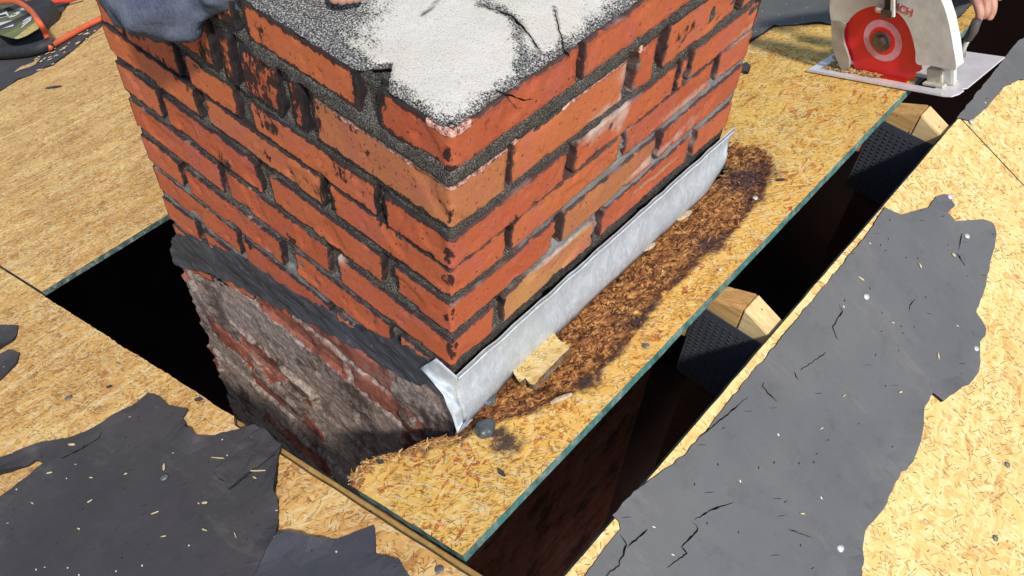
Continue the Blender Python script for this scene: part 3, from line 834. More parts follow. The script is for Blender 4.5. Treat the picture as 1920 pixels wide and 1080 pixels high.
wm = N.ramp(N.math('ADD', N.attr('white'), N.math('ADD', N.math('MULTIPLY', N.math('SUBTRACT', g, .5), 1.5), N.math('MULTIPLY', N.math('SUBTRACT', g2, .5), 1.2))), [(.30, 0.0), (.64, 1.0)])
c = N.mix(wm, grit, wc)
ckn = N.math('ADD', N.attr('crackd'), N.math('MULTIPLY', N.math('SUBTRACT', g2, .5), .006))
c = N.mix(N.ramp(ckn, [(.0012, .95), (.0032, 0.0)]), c, (.03, .028, .025))
N.col(c); N.bump(N.math('ADD', N.math('MULTIPLY', g, .6), g2), .7, .0022)
place('cement_crown', me, N.m, chim)
# open cracks cut in the crown: thin dark strips following the cracks
for L in CK[:3]:
    V, Fs = [], []
    Q = []
    for a, b in zip(L, L[1:]):
        for i in range(8):
            x = a[0] + (b[0] - a[0]) * i / 8; y = a[1] + (b[1] - a[1]) * i / 8
            Q.append(Vector((x + .0022 * nz(x, y, 1, 150), y + .0022 * nz(x, y, 5, 150))))
    for i, p in enumerate(Q):
        d = (Q[min(i + 1, len(Q) - 1)] - Q[max(i - 1, 0)]).normalized(); nn = Vector((-d.y, d.x)); t = i / (len(Q) - 1)
        w_ = .0010 * (.4 + abs(nz(p.x, p.y, 2, 80)) * 2) * min(1, 5 * t + .1, 5 * (1 - t) + .1)
        for s_ in (-1, 1):
            x, y = p.x + nn.x * w_ * s_, p.y + nn.y * w_ * s_
            V.append((x, y, crown_h(x, y) + .0006))
        if i: b_ = len(V) - 4; Fs.append((b_, b_ + 1, b_ + 3, b_ + 2))
    place('crack', mesh('crack', V, Fs), M_black, chim, smooth=False)

# old exposed masonry below the roof line (left face), continuing down into the attic
V, Fs, P, BR, JT = [], [], [], [], []
xs = np.arange(-.690, .0051, .0045); zs = np.arange(-1.35, .15, .0045)
def old_cell(x, z):
    row = math.floor((z + .035 * 0) / .066 + .12 * nz(x, z, 1, 5)); zz = (z / .066 + .12 * nz(x, z, 1, 5)) - row
    xx = x / .215 + (.5 if row % 2 else 0) + .06 * nz(x, z, 4, 9); cix = math.floor(xx); xx -= cix
    return row, cix, xx, zz
for z in zs:
    for x in xs:
        row, cix, xx, zz = old_cell(x, z)
        ez = min(zz, 1 - zz) * .066; ex = min(xx, 1 - xx) * .215
        jt = max(0, 1 - min(ez / .013, ex / .012))
        rnd = noise.cell(Vector((row + .5, cix + .5, .5)))
        smear = nz(x, z, 7, 9) + .5 * nz(x, z, 2, 24)
        top = max(0, min(1, (z - (S * x + .0)) / .03)) # mortar parged near the roof line
        d = -.005 + rnd * .008 - (.006 if rnd > .6 and jt == 0 else 0)
        if smear > .36 or rnd < .08: d += .005 * min(1, max(smear, .2) * 3)      # mortar slobbered over
        elif jt > 0: d += (.006 * nz(x, z, 12, 34) - .002 + .004 * nz(x, z, 14, 100)) * jt * 2
        d += .0026 * nz(x, z, 5, 18) + .0014 * nz(x, z, 6, 75) + .0006 * nz(x, z, 6, 220)
        xe = x - .010 * max(0, 1 - (x + .690) / .02) * (1 + 1.6 * nz(z, 3, 0, 26) + nz(z, 3, 0, 90)) * -1
        V.append(Vector((xe, -d - .002, z))); P.append((x, z, 0))
        BR.append(max(0, min(1, .5 + (smear - .34) * 3.5)) if rnd > .08 else .8); JT.append(jt)
W = len(xs)
for j in range(len(zs) - 1):
    for i in range(W - 1):
        a = j * W + i
        if zs[j] < S * xs[i] + .085 - .0: Fs.append((a, a + 1, a + W + 1, a + W))
me = mesh('old_masonry', V, Fs); cattr(me, 'flat', P); fattr(me, 'smear', BR); fattr(me, 'joint', JT)
N = NT('old_masonry', .95, .1)
uv = N.attr('flat', 1)
geo = N.n('ShaderNodeNewGeometry', out=0)
n1 = N.noise(geo, 16, 4, .7); n2 = N.noise(geo, 90, 4, .7); n3 = N.noise(geo, 350, 3, .7)
bc = N.mix(N.ramp(n1, [(.35, 0.0), (.65, 1.0)]), (.22, .060, .040), (.36, .115, .070))
bc = N.mix(N.ramp(n2, [(.48, 0.0), (.74, .5)]), bc, (.34, .22, .18))
mc = N.mix(N.ramp(n2, [(.3, 0.0), (.7, 1.0)]), (.18, .125, .10), (.48, .375, .31))
mc = N.mix(N.ramp(n3, [(.35, .7), (.5, 0.0)]), mc, (.05, .035, .03))
sm = N.ramp(N.math('ADD', N.attr('smear'), N.math('MULTIPLY', N.math('SUBTRACT', n2, .5), 1.5)), [(.4, 0.0), (.6, 1.0)])
c = N.mix(sm, bc, mc)
c = N.mix(N.ramp(N.math('ADD', N.attr('joint'), N.math('MULTIPLY', N.math('SUBTRACT', n2, .5), 1.0)), [(.3, 0.0), (.6, .95)]), c, N.mix(N.ramp(n2, [(.35, 0.0), (.65, 1.0)]), (.15, .11, .09), (.52, .42, .35)))
# dirt getting darker in blotches; soot run
c = N.mix(N.ramp(N.noise(N.mapping(geo, (0, RAD(-24), 0), (5, 5, 16)), 1, 4, .7), [(.54, 0.0), (.70, .4)]), c, N.mix(n3, (.22, .16, .135), (.46, .37, .32)))
c = N.mix(N.ramp(N.noise(geo, 9, 5, .75), [(.50, 0.0), (.60, .8)]), c, (.050, .028, .024))
N.col(c); N.bump(N.math('ADD', n2, N.math('MULTIPLY', n3, .6)), .7, .0025)
M_old = N.m
place('old_masonry', me, M_old, chim)
# remaining old faces
bmx = bmesh.new()
frame_box(bmx, (0, 0, 0), Vector((1, 0, 0)), Vector((0, 1, 0)), Vector((0, 0, 1)), (-.685, .012, -5.8), (-.001, WR, -.31))
bm_obj('shaft', bmx, M_old, chim)

# tar band
up_ = [(328, 438), (345, 442), (385, 455), (410, 462), (450, 482), (500, 512), (560, 552), (610, 575), (640, 602), (690, 618), (740, 640), (775, 652), (800, 672), (822, 690)]
lo_ = [(838, 735), (812, 716), (790, 712), (760, 700), (715, 672), (650, 632), (590, 600), (520, 566), (480, 545), (430, 520), (395, 505), (360, 500), (336, 492), (330, 478), (326, 462)]
tp = [pxFL(p) for p in up_ + lo_]
tp = roughen(tp, .007, .006, 4)
def tar3(x, z, off): return Vector((x, -off, z))
upl = [pxFL(p) for p in up_]; lol = [pxFL(p) for p in lo_]
def tarh(x, z):
    P_ = np.array([[x, z]]); du = float(polydist(P_, upl, False)[0]); dl = float(polydist(P_, lol, False)[0])
    return -.001 + .0035 * min(1, du / .03) + .004 * max(0, 1 - dl / .012) + .0018 * nz(x, z, 1, 40) + .0016 * nz(x * .4, z, 2, 160)
me, P2 = sheet_mesh('tar_band', tp, .005, tar3, .012, tarh, .003)
N = NT('tar', .65, .35)
geo = N.n('ShaderNodeNewGeometry', out=0)
st = N.noise(N.mapping(geo, (0, RAD(24), 0), (14, 60, 120)), 1, 4, .7)
c = N.mix(N.ramp(st, [(.35, 0.0), (.7, 1.0)]), (.020, .021, .025), (.075, .078, .088))
c = N.mix(N.ramp(N.noise(geo, 60, 4, .7), [(.6, 0.0), (.75, .7)]), c, (.22, .20, .18))
N.col(c); N.bump(st, .8, .003)
M_tar = N.m
place('tar_band', me, M_tar, chim)

# ------------------------------------------------------------------ metal flashing
N = NT('galvanised', .42, .5)
N.b.inputs['Metallic'].default_value = .2
geo = N.n('ShaderNodeNewGeometry', out=0)
v = N.voro(N.mapping(geo, (.3, .2, .1), (1, 1, .5)), 120)
s3 = N.sep(v.outputs['Color'])
sp = N.noise(N.mapping(geo, (.3, .5, .1), (1, 1.6, .6)), 190, 3, .75)
c = N.mix(N.ramp(sp, [(.4, 0.0), (.62, 1.0)]), (.50, .54, .57), (.60, .66, .70))
c = N.mix(N.math('MULTIPLY', s3[0], .5), c, (.33, .37, .40))
c = N.mix(N.ramp(N.noise(geo, 10, 3), [(.5, 0.0), (.72, .5)]), c, (.40, .43, .44))
N.col(c); N.set(N.b.inputs['Roughness'], N.mixf(sp, .35, .65)); N.bump(sp, .25, .0006)
M_galv = N.m
flash = thing('metal_flashing', 'dented galvanised metal flashing along the foot of the sunny brick face', 'flashing', (.01, .3, .01))
V, Fs = [], []
ys = np.linspace(.0, .655, 110)
prof = [(.010, .122), (.0075, .116), (.0065, .088), (.010, .062), (.0165, .046), (.0168, .022), (.0150, .003)]
for k, y in enumerate(ys):
    for i, (x, z) in enumerate(prof):
        dent = .0016 * nz(y, i * .1, 1, 16) + .0012 * nz(y, i * .2, 4, 50)
        zz = z + (.0035 * nz(y, 2, 0, 30) if i in (0, 1) else 0) + (.002 * nz(y, 8, 0, 20) if i > 4 else 0)
        if y > .60 and i > 3: zz += (y - .60) * .35; x = x - (y - .60) * .1
        if i < 2: zz -= .002
        if i > 3: x += (i - 3) * .0028 * max(0, 1 - y / .11)
        V.append(Vector((x + dent, y, zz)))
m = len(prof)
for k in range(len(ys) - 1):
    for i in range(m - 1):
        a = k * m + i; Fs.append((a, a + 1, a + m + 1, a + m))
me = mesh('wall_leg', V, Fs)
def solid(o, t):
    md = o.modifiers.new('solid', 'SOLIDIFY'); md.thickness = t; md.offset = 0
solid(place('wall_leg', me, M_galv, flash), .0009)
# folded corner tongue
def P3(px, y): return Vector(hit(px, (0, 1, 0), y))
fc = [Vector((.0095, 0, .114)), P3((818, 672), -.006), P3((788, 690), -.010), P3((812, 716), -.012), P3((832, 742), -.014), P3((846, 778), -.016), P3((858, 813), -.016), P3((886, 786), -.008), Vector((.0234, 0.0, .003))]
inner = [Vector((.0065, 0, .085)), Vector((.010, 0, .060)), Vector((.0193, 0, .046)), Vector((.0224, 0, .022))]
bmx = bmesh.new()
vs = [bmx.verts.new(p) for p in fc]; iv = [bmx.verts.new(p) for p in inner]
A = vs
for f in [(A[0], A[1], iv[0]), (A[1], A[2], iv[0]), (A[2], A[3], iv[0]), (iv[0], A[3], iv[1]), (A[3], A[4], iv[1]), (iv[1], A[4], iv[2]), (A[4], A[5], iv[2]), (iv[2], A[5], iv[3]), (A[5], A[6], iv[3]), (iv[3], A[6], A[7]), (iv[3], A[7], A[8])]:
    bmx.faces.new(f)
bmesh.ops.subdivide_edges(bmx, edges=bmx.edges[:], cuts=3, use_grid_fill=True)
for v_ in bmx.verts:
    if v_.co.y < -.003: v_.co += Vector((0, .0015 * nz(v_.co.x, v_.co.z, 1, 40), 0))
solid(bm_obj('corner_tongue', bmx, M_galv, flash, True), .0009)
# second, folded hem along the upper edge
bmx = bmesh.new()
hp = [Vector((.0115, y, .112 + .0035 * nz(y, 2, 0, 30))) for y in np.linspace(0, .655, 60)]
tube(bmx, hp, .0015, 6)
bm_obj('hem', bmx, M_galv, flash, True)

# ------------------------------------------------------------------ roof trusses
M_plate_t = NT('nail_plate', .5, .4)
M_plate_t.b.inputs['Metallic'].default_value = .3
tc = M_plate_t.n('ShaderNodeTexCoord', out=3)
M_plate_t.col(M_plate_t.mix(M_plate_t.noise(tc, 60, 3), (.10, .11, .13), (.06, .065, .08)))
M_plate = M_plate_t.m
M_dark_wood = wood_mat('lumber_dark', (.10, .045, .022), (.06, .025, .012))
def truss(label, y0, y1, xl, plate=True):
    t = thing('roof_truss', label, 'roof truss', (RX, (y0 + y1) / 2, S * RX - .03))
    D = .089; off = -TH - .0015
    def chord(name, pts, mat):
        bmx = bmesh.new()
        a = [bmx.verts.new((p[0], y0, p[1])) for p in pts]; b = [bmx.verts.new((p[0], y1, p[1])) for p in pts]
        bmx.faces.new(a); bmx.faces.new(b[::-1])
        for i in range(len(pts)): bmx.faces.new((a[i], b[i], b[(i + 1) % len(pts)], a[(i + 1) % len(pts)]))
        bmesh.ops.recalc_face_normals(bmx, faces=bmx.faces[:])
        bmesh.ops.bevel(bmx, geom=bmx.edges[:], offset=.0015, segments=2, affect='EDGES')
        return bm_obj(name, bmx, mat, t)
    za = S * RX + off * KL
    chord('left_chord', [(RX - .0008, za), (xl, za - S * (RX - xl)), (xl, za - S * (RX - xl) - D * KL), (RX - .0008, za - D * KL)], M_wood)
    xr = 2.3
    chord('right_chord', [(RX + .0008, za), (RX + .0008, za - D * KL), (xr, za - S * (xr - RX) - D * KL), (xr, za - S * (xr - RX))], M_wood_pale)
    if plate:
        # toothed metal plate on the near face
        bmx = bmesh.new()
        zt = za - .030
        x0, x1, zb = RX - .066, RX + .070, za - .21
        frame_box(bmx, (0, 0, 0), Vector((1, 0, 0)), Vector((0, 1, 0)), Vector((0, 0, 1)), (x0, y0 - .0022, zb), (x1, y0 - .0006, zt - .012))
        bm_obj('nail_plate', bmx, M_plate, t)
        bmx = bmesh.new()
        for i in range(13):
            for j in range(22):
                x = x0 + .008 + i * .0112; z = zb + .006 + j * .0082
                if z > zt - .02: continue
                frame_box(bmx, (x, y0 - .0035, z), Vector((1, 0, 0)), Vector((0, 1, 0)), Vector((0, 0, 1)), (-.0024, 0, -.0009), (.0024, .0009, .0009))
        bm_obj('plate_teeth', bmx, plain('plate_teeth', (.105, .10, .10), .5, .5, .4), t)
        bmx = bmesh.new()
        frame_box(bmx, (0, 0, 0), Vector((1, 0, 0)), Vector((0, 1, 0)), Vector((0, 0, 1)), (RX - .045, y0 + .001, za - 1.6), (RX + .045, y1 - .001, za - D * KL - .002))
        bm_obj('king_post', bmx, M_dark_wood, t)
    return t
truss('roof truss in the ridge slot beside the chimney, with a toothed metal plate', .372, .4105, .03)
truss('roof truss crossing the open ridge slot under the circular saw base', .957, .9955, -2.6)
t = truss('roof truss whose brown top shows in the kerf below the chimney', -.2005, -.1535, -2.6, False)
for ch in t.children:
    if ch.name.startswith('left_chord'): ch.data.materials[0] = M_board

# ------------------------------------------------------------------ nails
M_nail = plain('nail_steel', (.72, .72, .70), .4, .5, .5, var=.1, sc=300)
M_nail_dull = plain('nail_dull', (.20, .20, .19), .55, .4, .4, var=.15, sc=300)
def nail(px, pick, to3, nrm, label, r=.0052, off=.004, mat=None, tilt=(0, 0)):
    x, y = pick(px, off)
    o = to3(x, y, 0)
    bmx = bmesh.new()
    prof = [(0, .0026), (.45, .0025), (.8, .0018), (1, .0006), (.93, -.0002), (.3, -.0004), (.22, -.003)]
    n = (nrm + Vector((tilt[0], tilt[1], 0))).normalized(); a = n.orthogonal().normalized(); b = n.cross(a)
    c_ = o + n * (off - .0005)
    rings = []
    for (k, h) in prof[1:]:
        rings.append([bmx.verts.new(c_ + (a * math.cos(t_) + b * math.sin(t_)) * r * k * (1 + .05 * math.sin(3 * t_)) + n * h) for t_ in [2 * math.pi * q / 14 for q in range(14)]])
    top = bmx.verts.new(c_ + n * prof[0][1])
    for q in range(14): bmx.faces.new((top, rings[0][q], rings[0][(q + 1) % 14]))
    for ra, rb in zip(rings, rings[1:]):
        for q in range(14): bmx.faces.new((ra[q], rb[q], rb[(q + 1) % 14], ra[(q + 1) % 14]))
    ob = bm_obj('roofing_nail', bmx, mat or M_nail, smooth=True)
    return tag(ob, label, 'nail', 'roofing nails')
for px, lab in [((1625, 556), 'bright roofing nail alone near the middle of the large right-hand felt'), ((1782, 368), 'bright roofing nail at the upper peak of the large right-hand felt'), ((1838, 420), 'bright roofing nail on the top right edge of the large right-hand felt'),
                ((1814, 443), 'bright roofing nail inside the top right corner of the large felt, above a crack'), ((1831, 654), 'bright roofing nail on the right edge of the large felt, below its side notch'),
                ((1577, 1028), 'bright roofing nail near the bottom right of the large right-hand felt'), ((1714, 821), 'bright roofing nail half on the lower right torn edge of the large felt'), ((1823, 228), 'roofing nail at the joint line below the saw')]:
    nail(px, pxR, onR, NR, lab, tilt=(random.uniform(-.2, .2), random.uniform(-.2, .2)))
for px, lab in [((1889, 871), 'dull nail head in bare OSB near the right edge'), ((1867, 1009), 'dull nail head in bare OSB in the lower right corner')]:
    nail(px, pxR, onR, NR, lab, .0045, .0015, M_nail_dull)
nail((1416, 371), pxL, onL, NL, 'bright nail head in the rotten end of the OSB patch', .0045, .002, tilt=(.2, 0))
nail((1211, 648), pxL, onL, NL, 'dull nail head near the green cut edge of the OSB patch', .0050, .002, M_nail_dull)
nail((1348, 505), pxL, onL, NL, 'bent nail lying at the green cut edge above the truss', .0028, .003, tilt=(.5, .3))
nail((308, 895), pxL, onL, NL, 'pale nail head in the middle of the charcoal lower-left felt', .0060, .004, M_nail_dull)
nail((128, 746), pxL, onL, NL, 'dark nail head in bare OSB left of the torn felt peak', .0065, .0015, M_nail_dull)
nail((824, 1068), pxL, onL, NL, 'nail head at the bottom edge in the lower OSB', .0055, .002, M_nail_dull)
# ------------------------------------------------------------------ loose bits: splinters, offcuts, stones
M_spl = plain('splinter', (.72, .58, .32), .8, .2, var=.15, sc=200)
def splinter(px, pick, to3, nrm, L, W, ang, label, off=.0045, mat=None, name='wood_splinter', cat='wood splinter', group='loose wood splinters', th=.0009):
    x, y = pick(px, off)
    rr = random.Random(int(px[0] * 7 + px[1]))
    pts = []
    n = 7
    for s_, rng in ((1, range(n)), (-1, range(n - 1, -1, -1))):
        for i in rng:
            t_ = i / (n - 1) - .5
            w_ = W * .5 * (1 - (2 * abs(t_)) ** 2.2 * .85) * rr.uniform(.75, 1.2)
            pts.append((t_ * L, s_ * w_))
    ca, sa = math.cos(RAD(ang)), math.sin(RAD(ang))
    poly = [(x + a * ca - b * sa, y + a * sa + b * ca) for a, b in pts]
    # drop duplicates
    me, P2 = sheet_mesh(name, poly, 0, to3, th, lambda a, b: .0006 * rr.random(), off)
    o = place(name, me, mat or M_spl, smooth=False)
    return tag(o, label, cat, group)
lab = 'pale wood splinter lying on the charcoal lower-left felt'
for (px, L, W, a) in [((134, 833), .013, .007, 30), ((307, 875), .014, .006, -35), ((408, 858), .022, .0025, 25), ((475, 820), .017, .003, 30), ((462, 845), .008, .005, -20), ((480, 882), .028, .003, 32), ((517, 878), .012, .004, -40), ((383, 942), .008, .006, 40), ((92, 886), .009, .003, 50), ((441, 1003), .011, .002, -20), ((383, 993), .008, .003, 20),
                      ((170, 895), .006, .003, 30), ((477, 895), .007, .003, 10), ((500, 911), .006, .002, -5), ((290, 961), .010, .002, 60), ((168, 939), .007, .002, 80), ((60, 943), .007, .003, 10), ((147, 991), .005, .003, 20), ((306, 1005), .007, .002, 45), ((372, 943), .004, .003, 0), ((235, 888), .005, .002, 60)]:
    lb = {(134, 833): 'stubby pale splinter on the narrow left tongue of the charcoal felt', (307, 875): 'short pale splinter just above the dull nail head in the charcoal felt',
          (408, 858): 'thin slanting splinter right of the felt centre, left of the curled flap', (480, 882): 'longest pale splinter, lying along the lower edge of the curled felt flap',
          (475, 820): 'pale splinter on the crack at the top of the curled felt flap', (517, 878): 'small splinter at the right edge of the charcoal felt, below the flap',
          (383, 942): 'triangular pale splinter alone in the lower middle of the charcoal felt', (92, 886): 'pale splinter beside the bare notch at the left of the charcoal felt'}.get(px, lab)
    splinter(px, pxL, onL, NL, L, W * .6, a, lb)
lab = 'tiny pale wood splinter lying on the large right-hand felt'
for (px, L, W, a) in [((1726, 498), .008, .003, -30), ((1615, 522), .010, .003, 20), ((1760, 667), .011, .003, -50), ((1789, 478), .007, .005, 10), ((1505, 963), .007, .002, 40), ((1675, 605), .005, .002, 40), ((1712, 795), .009, .002, -60), ((1583, 742), .008, .0015, 80), ((1541, 803), .006, .002, 70), ((1689, 735), .006, .003, 60)]:
    splinter(px, pxR, onR, NR, L, W * .7, a, lab)
lab = 'chip of pale wood scattered on the far dark felt strip'
for k in range(34):
    rr = random.Random(k + 50)
    t_ = rr.random(); px = (60 + t_ * 120 + rr.uniform(-14, 14), 128 - t_ * 68 + rr.uniform(-16, 8))
    splinter(px, pxL, onL, NL, rr.uniform(.008, .025), rr.uniform(.005, .012), rr.uniform(0, 180), lab, off=.008, name='wood_chip', cat='wood chip', group='wood chips on the far felt', mat=M_spl)
# loose OSB block on the rotten strip
blk = [pxL(p, .012) for p in [(1036, 616), (1047, 636), (1068, 652), (1012, 708), (1003, 721), (992, 719), (985, 708), (975, 716), (962, 700), (963, 688), (1000, 660)]]
me, P2 = sheet_mesh('osb_offcut', roughen(blk, .003, .0008, 2), .01, onL, .010, lambda x, y: .0005 * nz(x, y, 0, 200), .012)
bo = place('osb_offcut', me, osb('osb_offcut', [(0, (.60, .38, .12)), (.4, (.72, .52, .20)), (1, (.78, .62, .30))], .09, edge=(.16, .09, .035)), smooth=False)
tag(bo, 'small yellow OSB offcut lying against the flashing on the rotten strip', 'offcut')
# pale wood shards poking from under the flashing
for px, L, W, a, lab in [((1283, 402), .030, .010, 75, 'pale wood shard under the far part of the flashing'), ((1215, 462), .026, .008, 70, 'pale wood shard under the middle of the flashing'), ((1095, 560), .034, .005, 60, 'thin brown wood shard between flashing and yellow offcut'), ((1052, 745), .030, .005, 62, 'thin pale splinter on the OSB patch near the black stain')]:
    splinter(px, pxL, onL, NL, L, W, a, lab, off=.008, mat=plain('shard', (.60, .48, .33), .85, .2, var=.25, sc=120), name='wood_shard', cat='wood shard', group='wood shards by the flashing', th=.004)
def stone(px, r, sq, label, mat, pick=pxL, to3=onL, off=0.0, name='tar_lump', cat='tar lump', seed=1):
    x, y = pick(px, r * .5)
    c_ = to3(x, y, off + r * sq * .6)
    bmx = bmesh.new(); bmesh.ops.create_icosphere(bmx, subdivisions=4, radius=1)
    for v_ in bmx.verts:
        d = v_.co.normalized()
        k = 1 + .22 * noise.noise(d * 1.3 + Vector((seed, 0, 0))) + .08 * noise.noise(d * 4 + Vector((seed, 3, 0)))
        v_.co = c_ + Vector((d.x * r * 1.0, d.y * r * 1.15, d.z * r * sq)) * k
    ob = bm_obj(name, bmx, mat, smooth=True)
    return tag(ob, label, cat)
M_lump = plain('tar_lump', (.035, .042, .048), .35, .5, var=.2, sc=60, bumpd=.001, c2=(.10, .12, .12))
stone((909, 803), .0125, .75, 'rounded glossy dark lump of tar on the OSB just below the flashing tip', M_lump, seed=2)
stone((916, 748), .0085, .5, 'flat dark bit of tar half under the flashing, above the round lump', M_lump, seed=5)
def chip_dark(px, L, W, a, lab, pick=pxL, to3=onL, nrm=NL):
    splinter(px, pick, to3, nrm, L, W, a, lab, off=.003, mat=M_felt_left, name='dark_chip', cat='dark chip', group='dark chips on the boards', th=.0015)
for px, L, W, a, lab in [((1463, 336), .014, .005, 20, 'dark chip on the patch left of the ridge slot, beyond the nail'), ((203, 58), .0, 0, 0, None), ((100, 163), .085, .022, 20, 'dark felt sliver on the far left OSB'), ((204, 724), .010, .006, 40, 'small dark chip between the hole and the torn felt peak'),
                         ((372, 748), .014, .008, 35, 'dark chip at the lower sheet edge beside the old masonry'), ((940, 885), .016, .006, -20, 'dark chip in the middle of the lower patch'), ((712, 864), .012, .008, 10, 'dark chip at the broken end of the patch')]:
    if lab: chip_dark(px, L, W, a, lab)
#REST
# ------------------------------------------------------------------ circular saw
def on(px, n, d): return Vector(hit(px, n, d))
A_ = on((1512, 133), (-S, 0, 1), .004 * KL); B_ = on((1788, 184), (-S, 0, 1), .004 * KL)
SU = (B_ - A_).normalized(); SV = NL.cross(SU).normalized(); SN = NL
def sf(a, b, c): return A_ + SU * a + SV * b + SN * c
def loc(px, v0):
    p = on(px, SV, A_.dot(SV) + v0) - A_
    return (p.dot(SU), p.dot(SN))
def prism(name, pts, b0, b1, mat, parent, bev=.002, smooth=True):
    bmx = bmesh.new()
    f = bmx.faces.new([bmx.verts.new(sf(a, b0, c)) for a, c in pts])
    r = bmesh.ops.extrude_face_region(bmx, geom=[f])
    for v_ in [g for g in r['geom'] if isinstance(g, bmesh.types.BMVert)]: v_.co += SV * (b1 - b0)
    if bev:
        es = [e for e in bmx.edges if len(e.link_faces) == 2 and e.calc_face_angle(0) > .9]
        bmesh.ops.bevel(bmx, geom=es, offset=bev, segments=2, affect='EDGES', profile=.6)
    o = bm_obj(name, bmx, mat, parent, False)
    return o
def sbox(name, a, b, mat, parent, bev=.001):
    bmx = bmesh.new(); frame_box(bmx, A_, SU, SV, SN, a, b, bev); return bm_obj(name, bmx, mat, parent)
def disc(name, ctr, r, b0, b1, mat, parent, seg=64, teeth=0, inner=0):
    bmx = bmesh.new(); F_, Bk = [], []
    n = teeth * 4 if teeth else seg
    for k in range(n):
        t_ = 2 * math.pi * k / n; rr = r
        if teeth: rr = r - (.0, .0035, .0055, .0012)[k % 4]
        for lst, b in ((F_, b0), (Bk, b1)): lst.append(bmx.verts.new(sf(ctr[0] + rr * math.cos(t_), b, ctr[1] + rr * math.sin(t_))))
    bmx.faces.new(F_); bmx.faces.new(Bk[::-1])
    for k in range(n): bmx.faces.new((F_[k], Bk[k], Bk[(k + 1) % n], F_[(k + 1) % n]))
    if not teeth: bmesh.ops.bevel(bmx, geom=[e for e in bmx.edges if e.calc_face_angle(0) > .9], offset=min(.0012, (b1 - b0) * .3), segments=2, affect='EDGES')
    return bm_obj(name, bmx, mat, parent)
M_alu = plain('cast_metal', (.74, .72, .66), .45, .5, .15, var=.16, sc=28, bumpd=.0008, c2=(.54, .52, .47))
M_alu2 = plain('guard_metal', (.50, .48, .43), .45, .5, .35, var=.2, sc=30)
M_base = plain('base_plate', (.80, .76, .74), .45, .5, .25, var=.1, sc=30, c2=(.68, .64, .64))
M_red = plain('saw_red', (.80, .018, .022), .35, .5, var=.1, sc=20)
M_pink = plain('saw_pink', (.74, .36, .40), .4, .5, var=.2, sc=60, c2=(.62, .20, .24))
M_bolt = plain('bolt_steel', (.16, .14, .125), .35, .5, .7, var=.25, sc=80)
M_blk = plain('black_plastic', (.022, .022, .024), .5, .4, var=.2, sc=60)
M_cream = plain('worn_cream', (.58, .53, .40), .6, .4, var=.18, sc=70)
saw = thing('circular_saw', 'circular saw with red disc and white metal guard, standing across the ridge slot', 'power saw', tuple(sf(.15, .08, 0)))
W_ = .166
for nm, a, b in [('a', (0, 0, 0), (.309, .019, .0022)), ('b', (0, .019, 0), (.045, .055, .0022)), ('c', (.262, .019, 0), (.309, .055, .0022)), ('d', (0, .055, 0), (.309, W_, .0022))]: pass
bmx = bmesh.new()
outer = [(0, 0), (.290, 0), (.303, .004), (.309, .016), (.309, .030), (.303, .034), (.309, .040), (.300, W_), (.004, W_)]
hole = [(.048, .020), (.262, .018), (.262, .052), (.048, .050)]
pts = [Vector(p) for p in outer + hole]; no = len(outer); nh = len(hole)
ed = [(i, (i + 1) % no) for i in range(no)] + [(no + i, no + (i + 1) % nh) for i in range(nh)]
r_ = geometry.delaunay_2d_cdt(pts, ed, [], 1, 1e-7)
vv = [tuple(v) for v in r_[0]]
for f in r_[2]:
    cxy = np.mean([vv[i] for i in f], 0)
    if inside([cxy], hole)[0]: continue
    a = [bmx.verts.new(sf(vv[i][0], vv[i][1], 0.0)) for i in f]; bmx.faces.new(a)
bmesh.ops.remove_doubles(bmx, verts=bmx.verts[:], dist=1e-5)
bpo = bm_obj('base_plate', bmx, M_base, saw)
md = bpo.modifiers.new('solid', 'SOLIDIFY'); md.thickness = .0024; md.offset = 0
# raised rim of the plate along its front and right edge
sbox('plate_lip', (.004, .0015, .0012), (.286, .0042, .0030), M_base, saw, .0006)
ctr = (.153, .071)
disc('saw_blade', ctr, .0885, .029, .0308, M_red, saw, teeth=24)
disc('blade_ring', ctr, .0395, .0282, .0290, M_pink, saw)
disc('blade_hub', ctr, .0265, .0276, .0282, M_red, saw)
disc('flange_washer', ctr, .0185, .0225, .0276, M_bolt, saw)
disc('arbor_bolt', ctr, .0125, .0150, .0225, M_bolt, saw, seg=6)
up = [loc(p, .026) for p in [(1572, 42), (1561, 38), (1559, 0), (1572, -35), (1610, -62), (1660, -72), (1710, -58), (1747, -30), (1768, 0), (1780, 35), (1789, 80), (1795, 126), (1780, 128), (1752, 122), (1722, 118), (1719, 95), (1713, 68), (1704, 45), (1690, 26), (1668, 14), (1640, 10), (1615, 18), (1597, 32), (1588, 43)]]
up = [(p.x, p.y) for p in smoothpath([Vector((a, b, 0)) for a, b in up + up[:1]], 5)[:-1]]
prism('upper_guard', up, .022, .0275, M_alu, saw, 0)
# thick outer shell of the guard, behind the blade
arc = [loc(p, .026) for p in [(1561, 38), (1559, 0), (1572, -35), (1610, -62), (1660, -72), (1710, -58), (1747, -30), (1768, 0), (1780, 35), (1789, 80), (1795, 126)]]
cx_, cz_ = ctr
inn = [((a - cx_) * .93 + cx_, (c_ - cz_) * .93 + cz_) for a, c_ in arc]
prism('guard_shell', arc + inn[::-1], .0275, .046, M_alu, saw, .002)
lowg = [loc(p, .024) for p in [(1561, 36), (1586, 42), (1583, 60), (1585, 80), (1591, 98), (1595, 112), (1593, 126), (1582, 129), (1571, 108), (1563, 80)]]
lowg = [(p.x, p.y) for p in smoothpath([Vector((a, b, 0)) for a, b in lowg + lowg[:1]], 5)[:-1]]
prism('lower_guard', lowg, .0195, .0245, M_alu2, saw, 0)
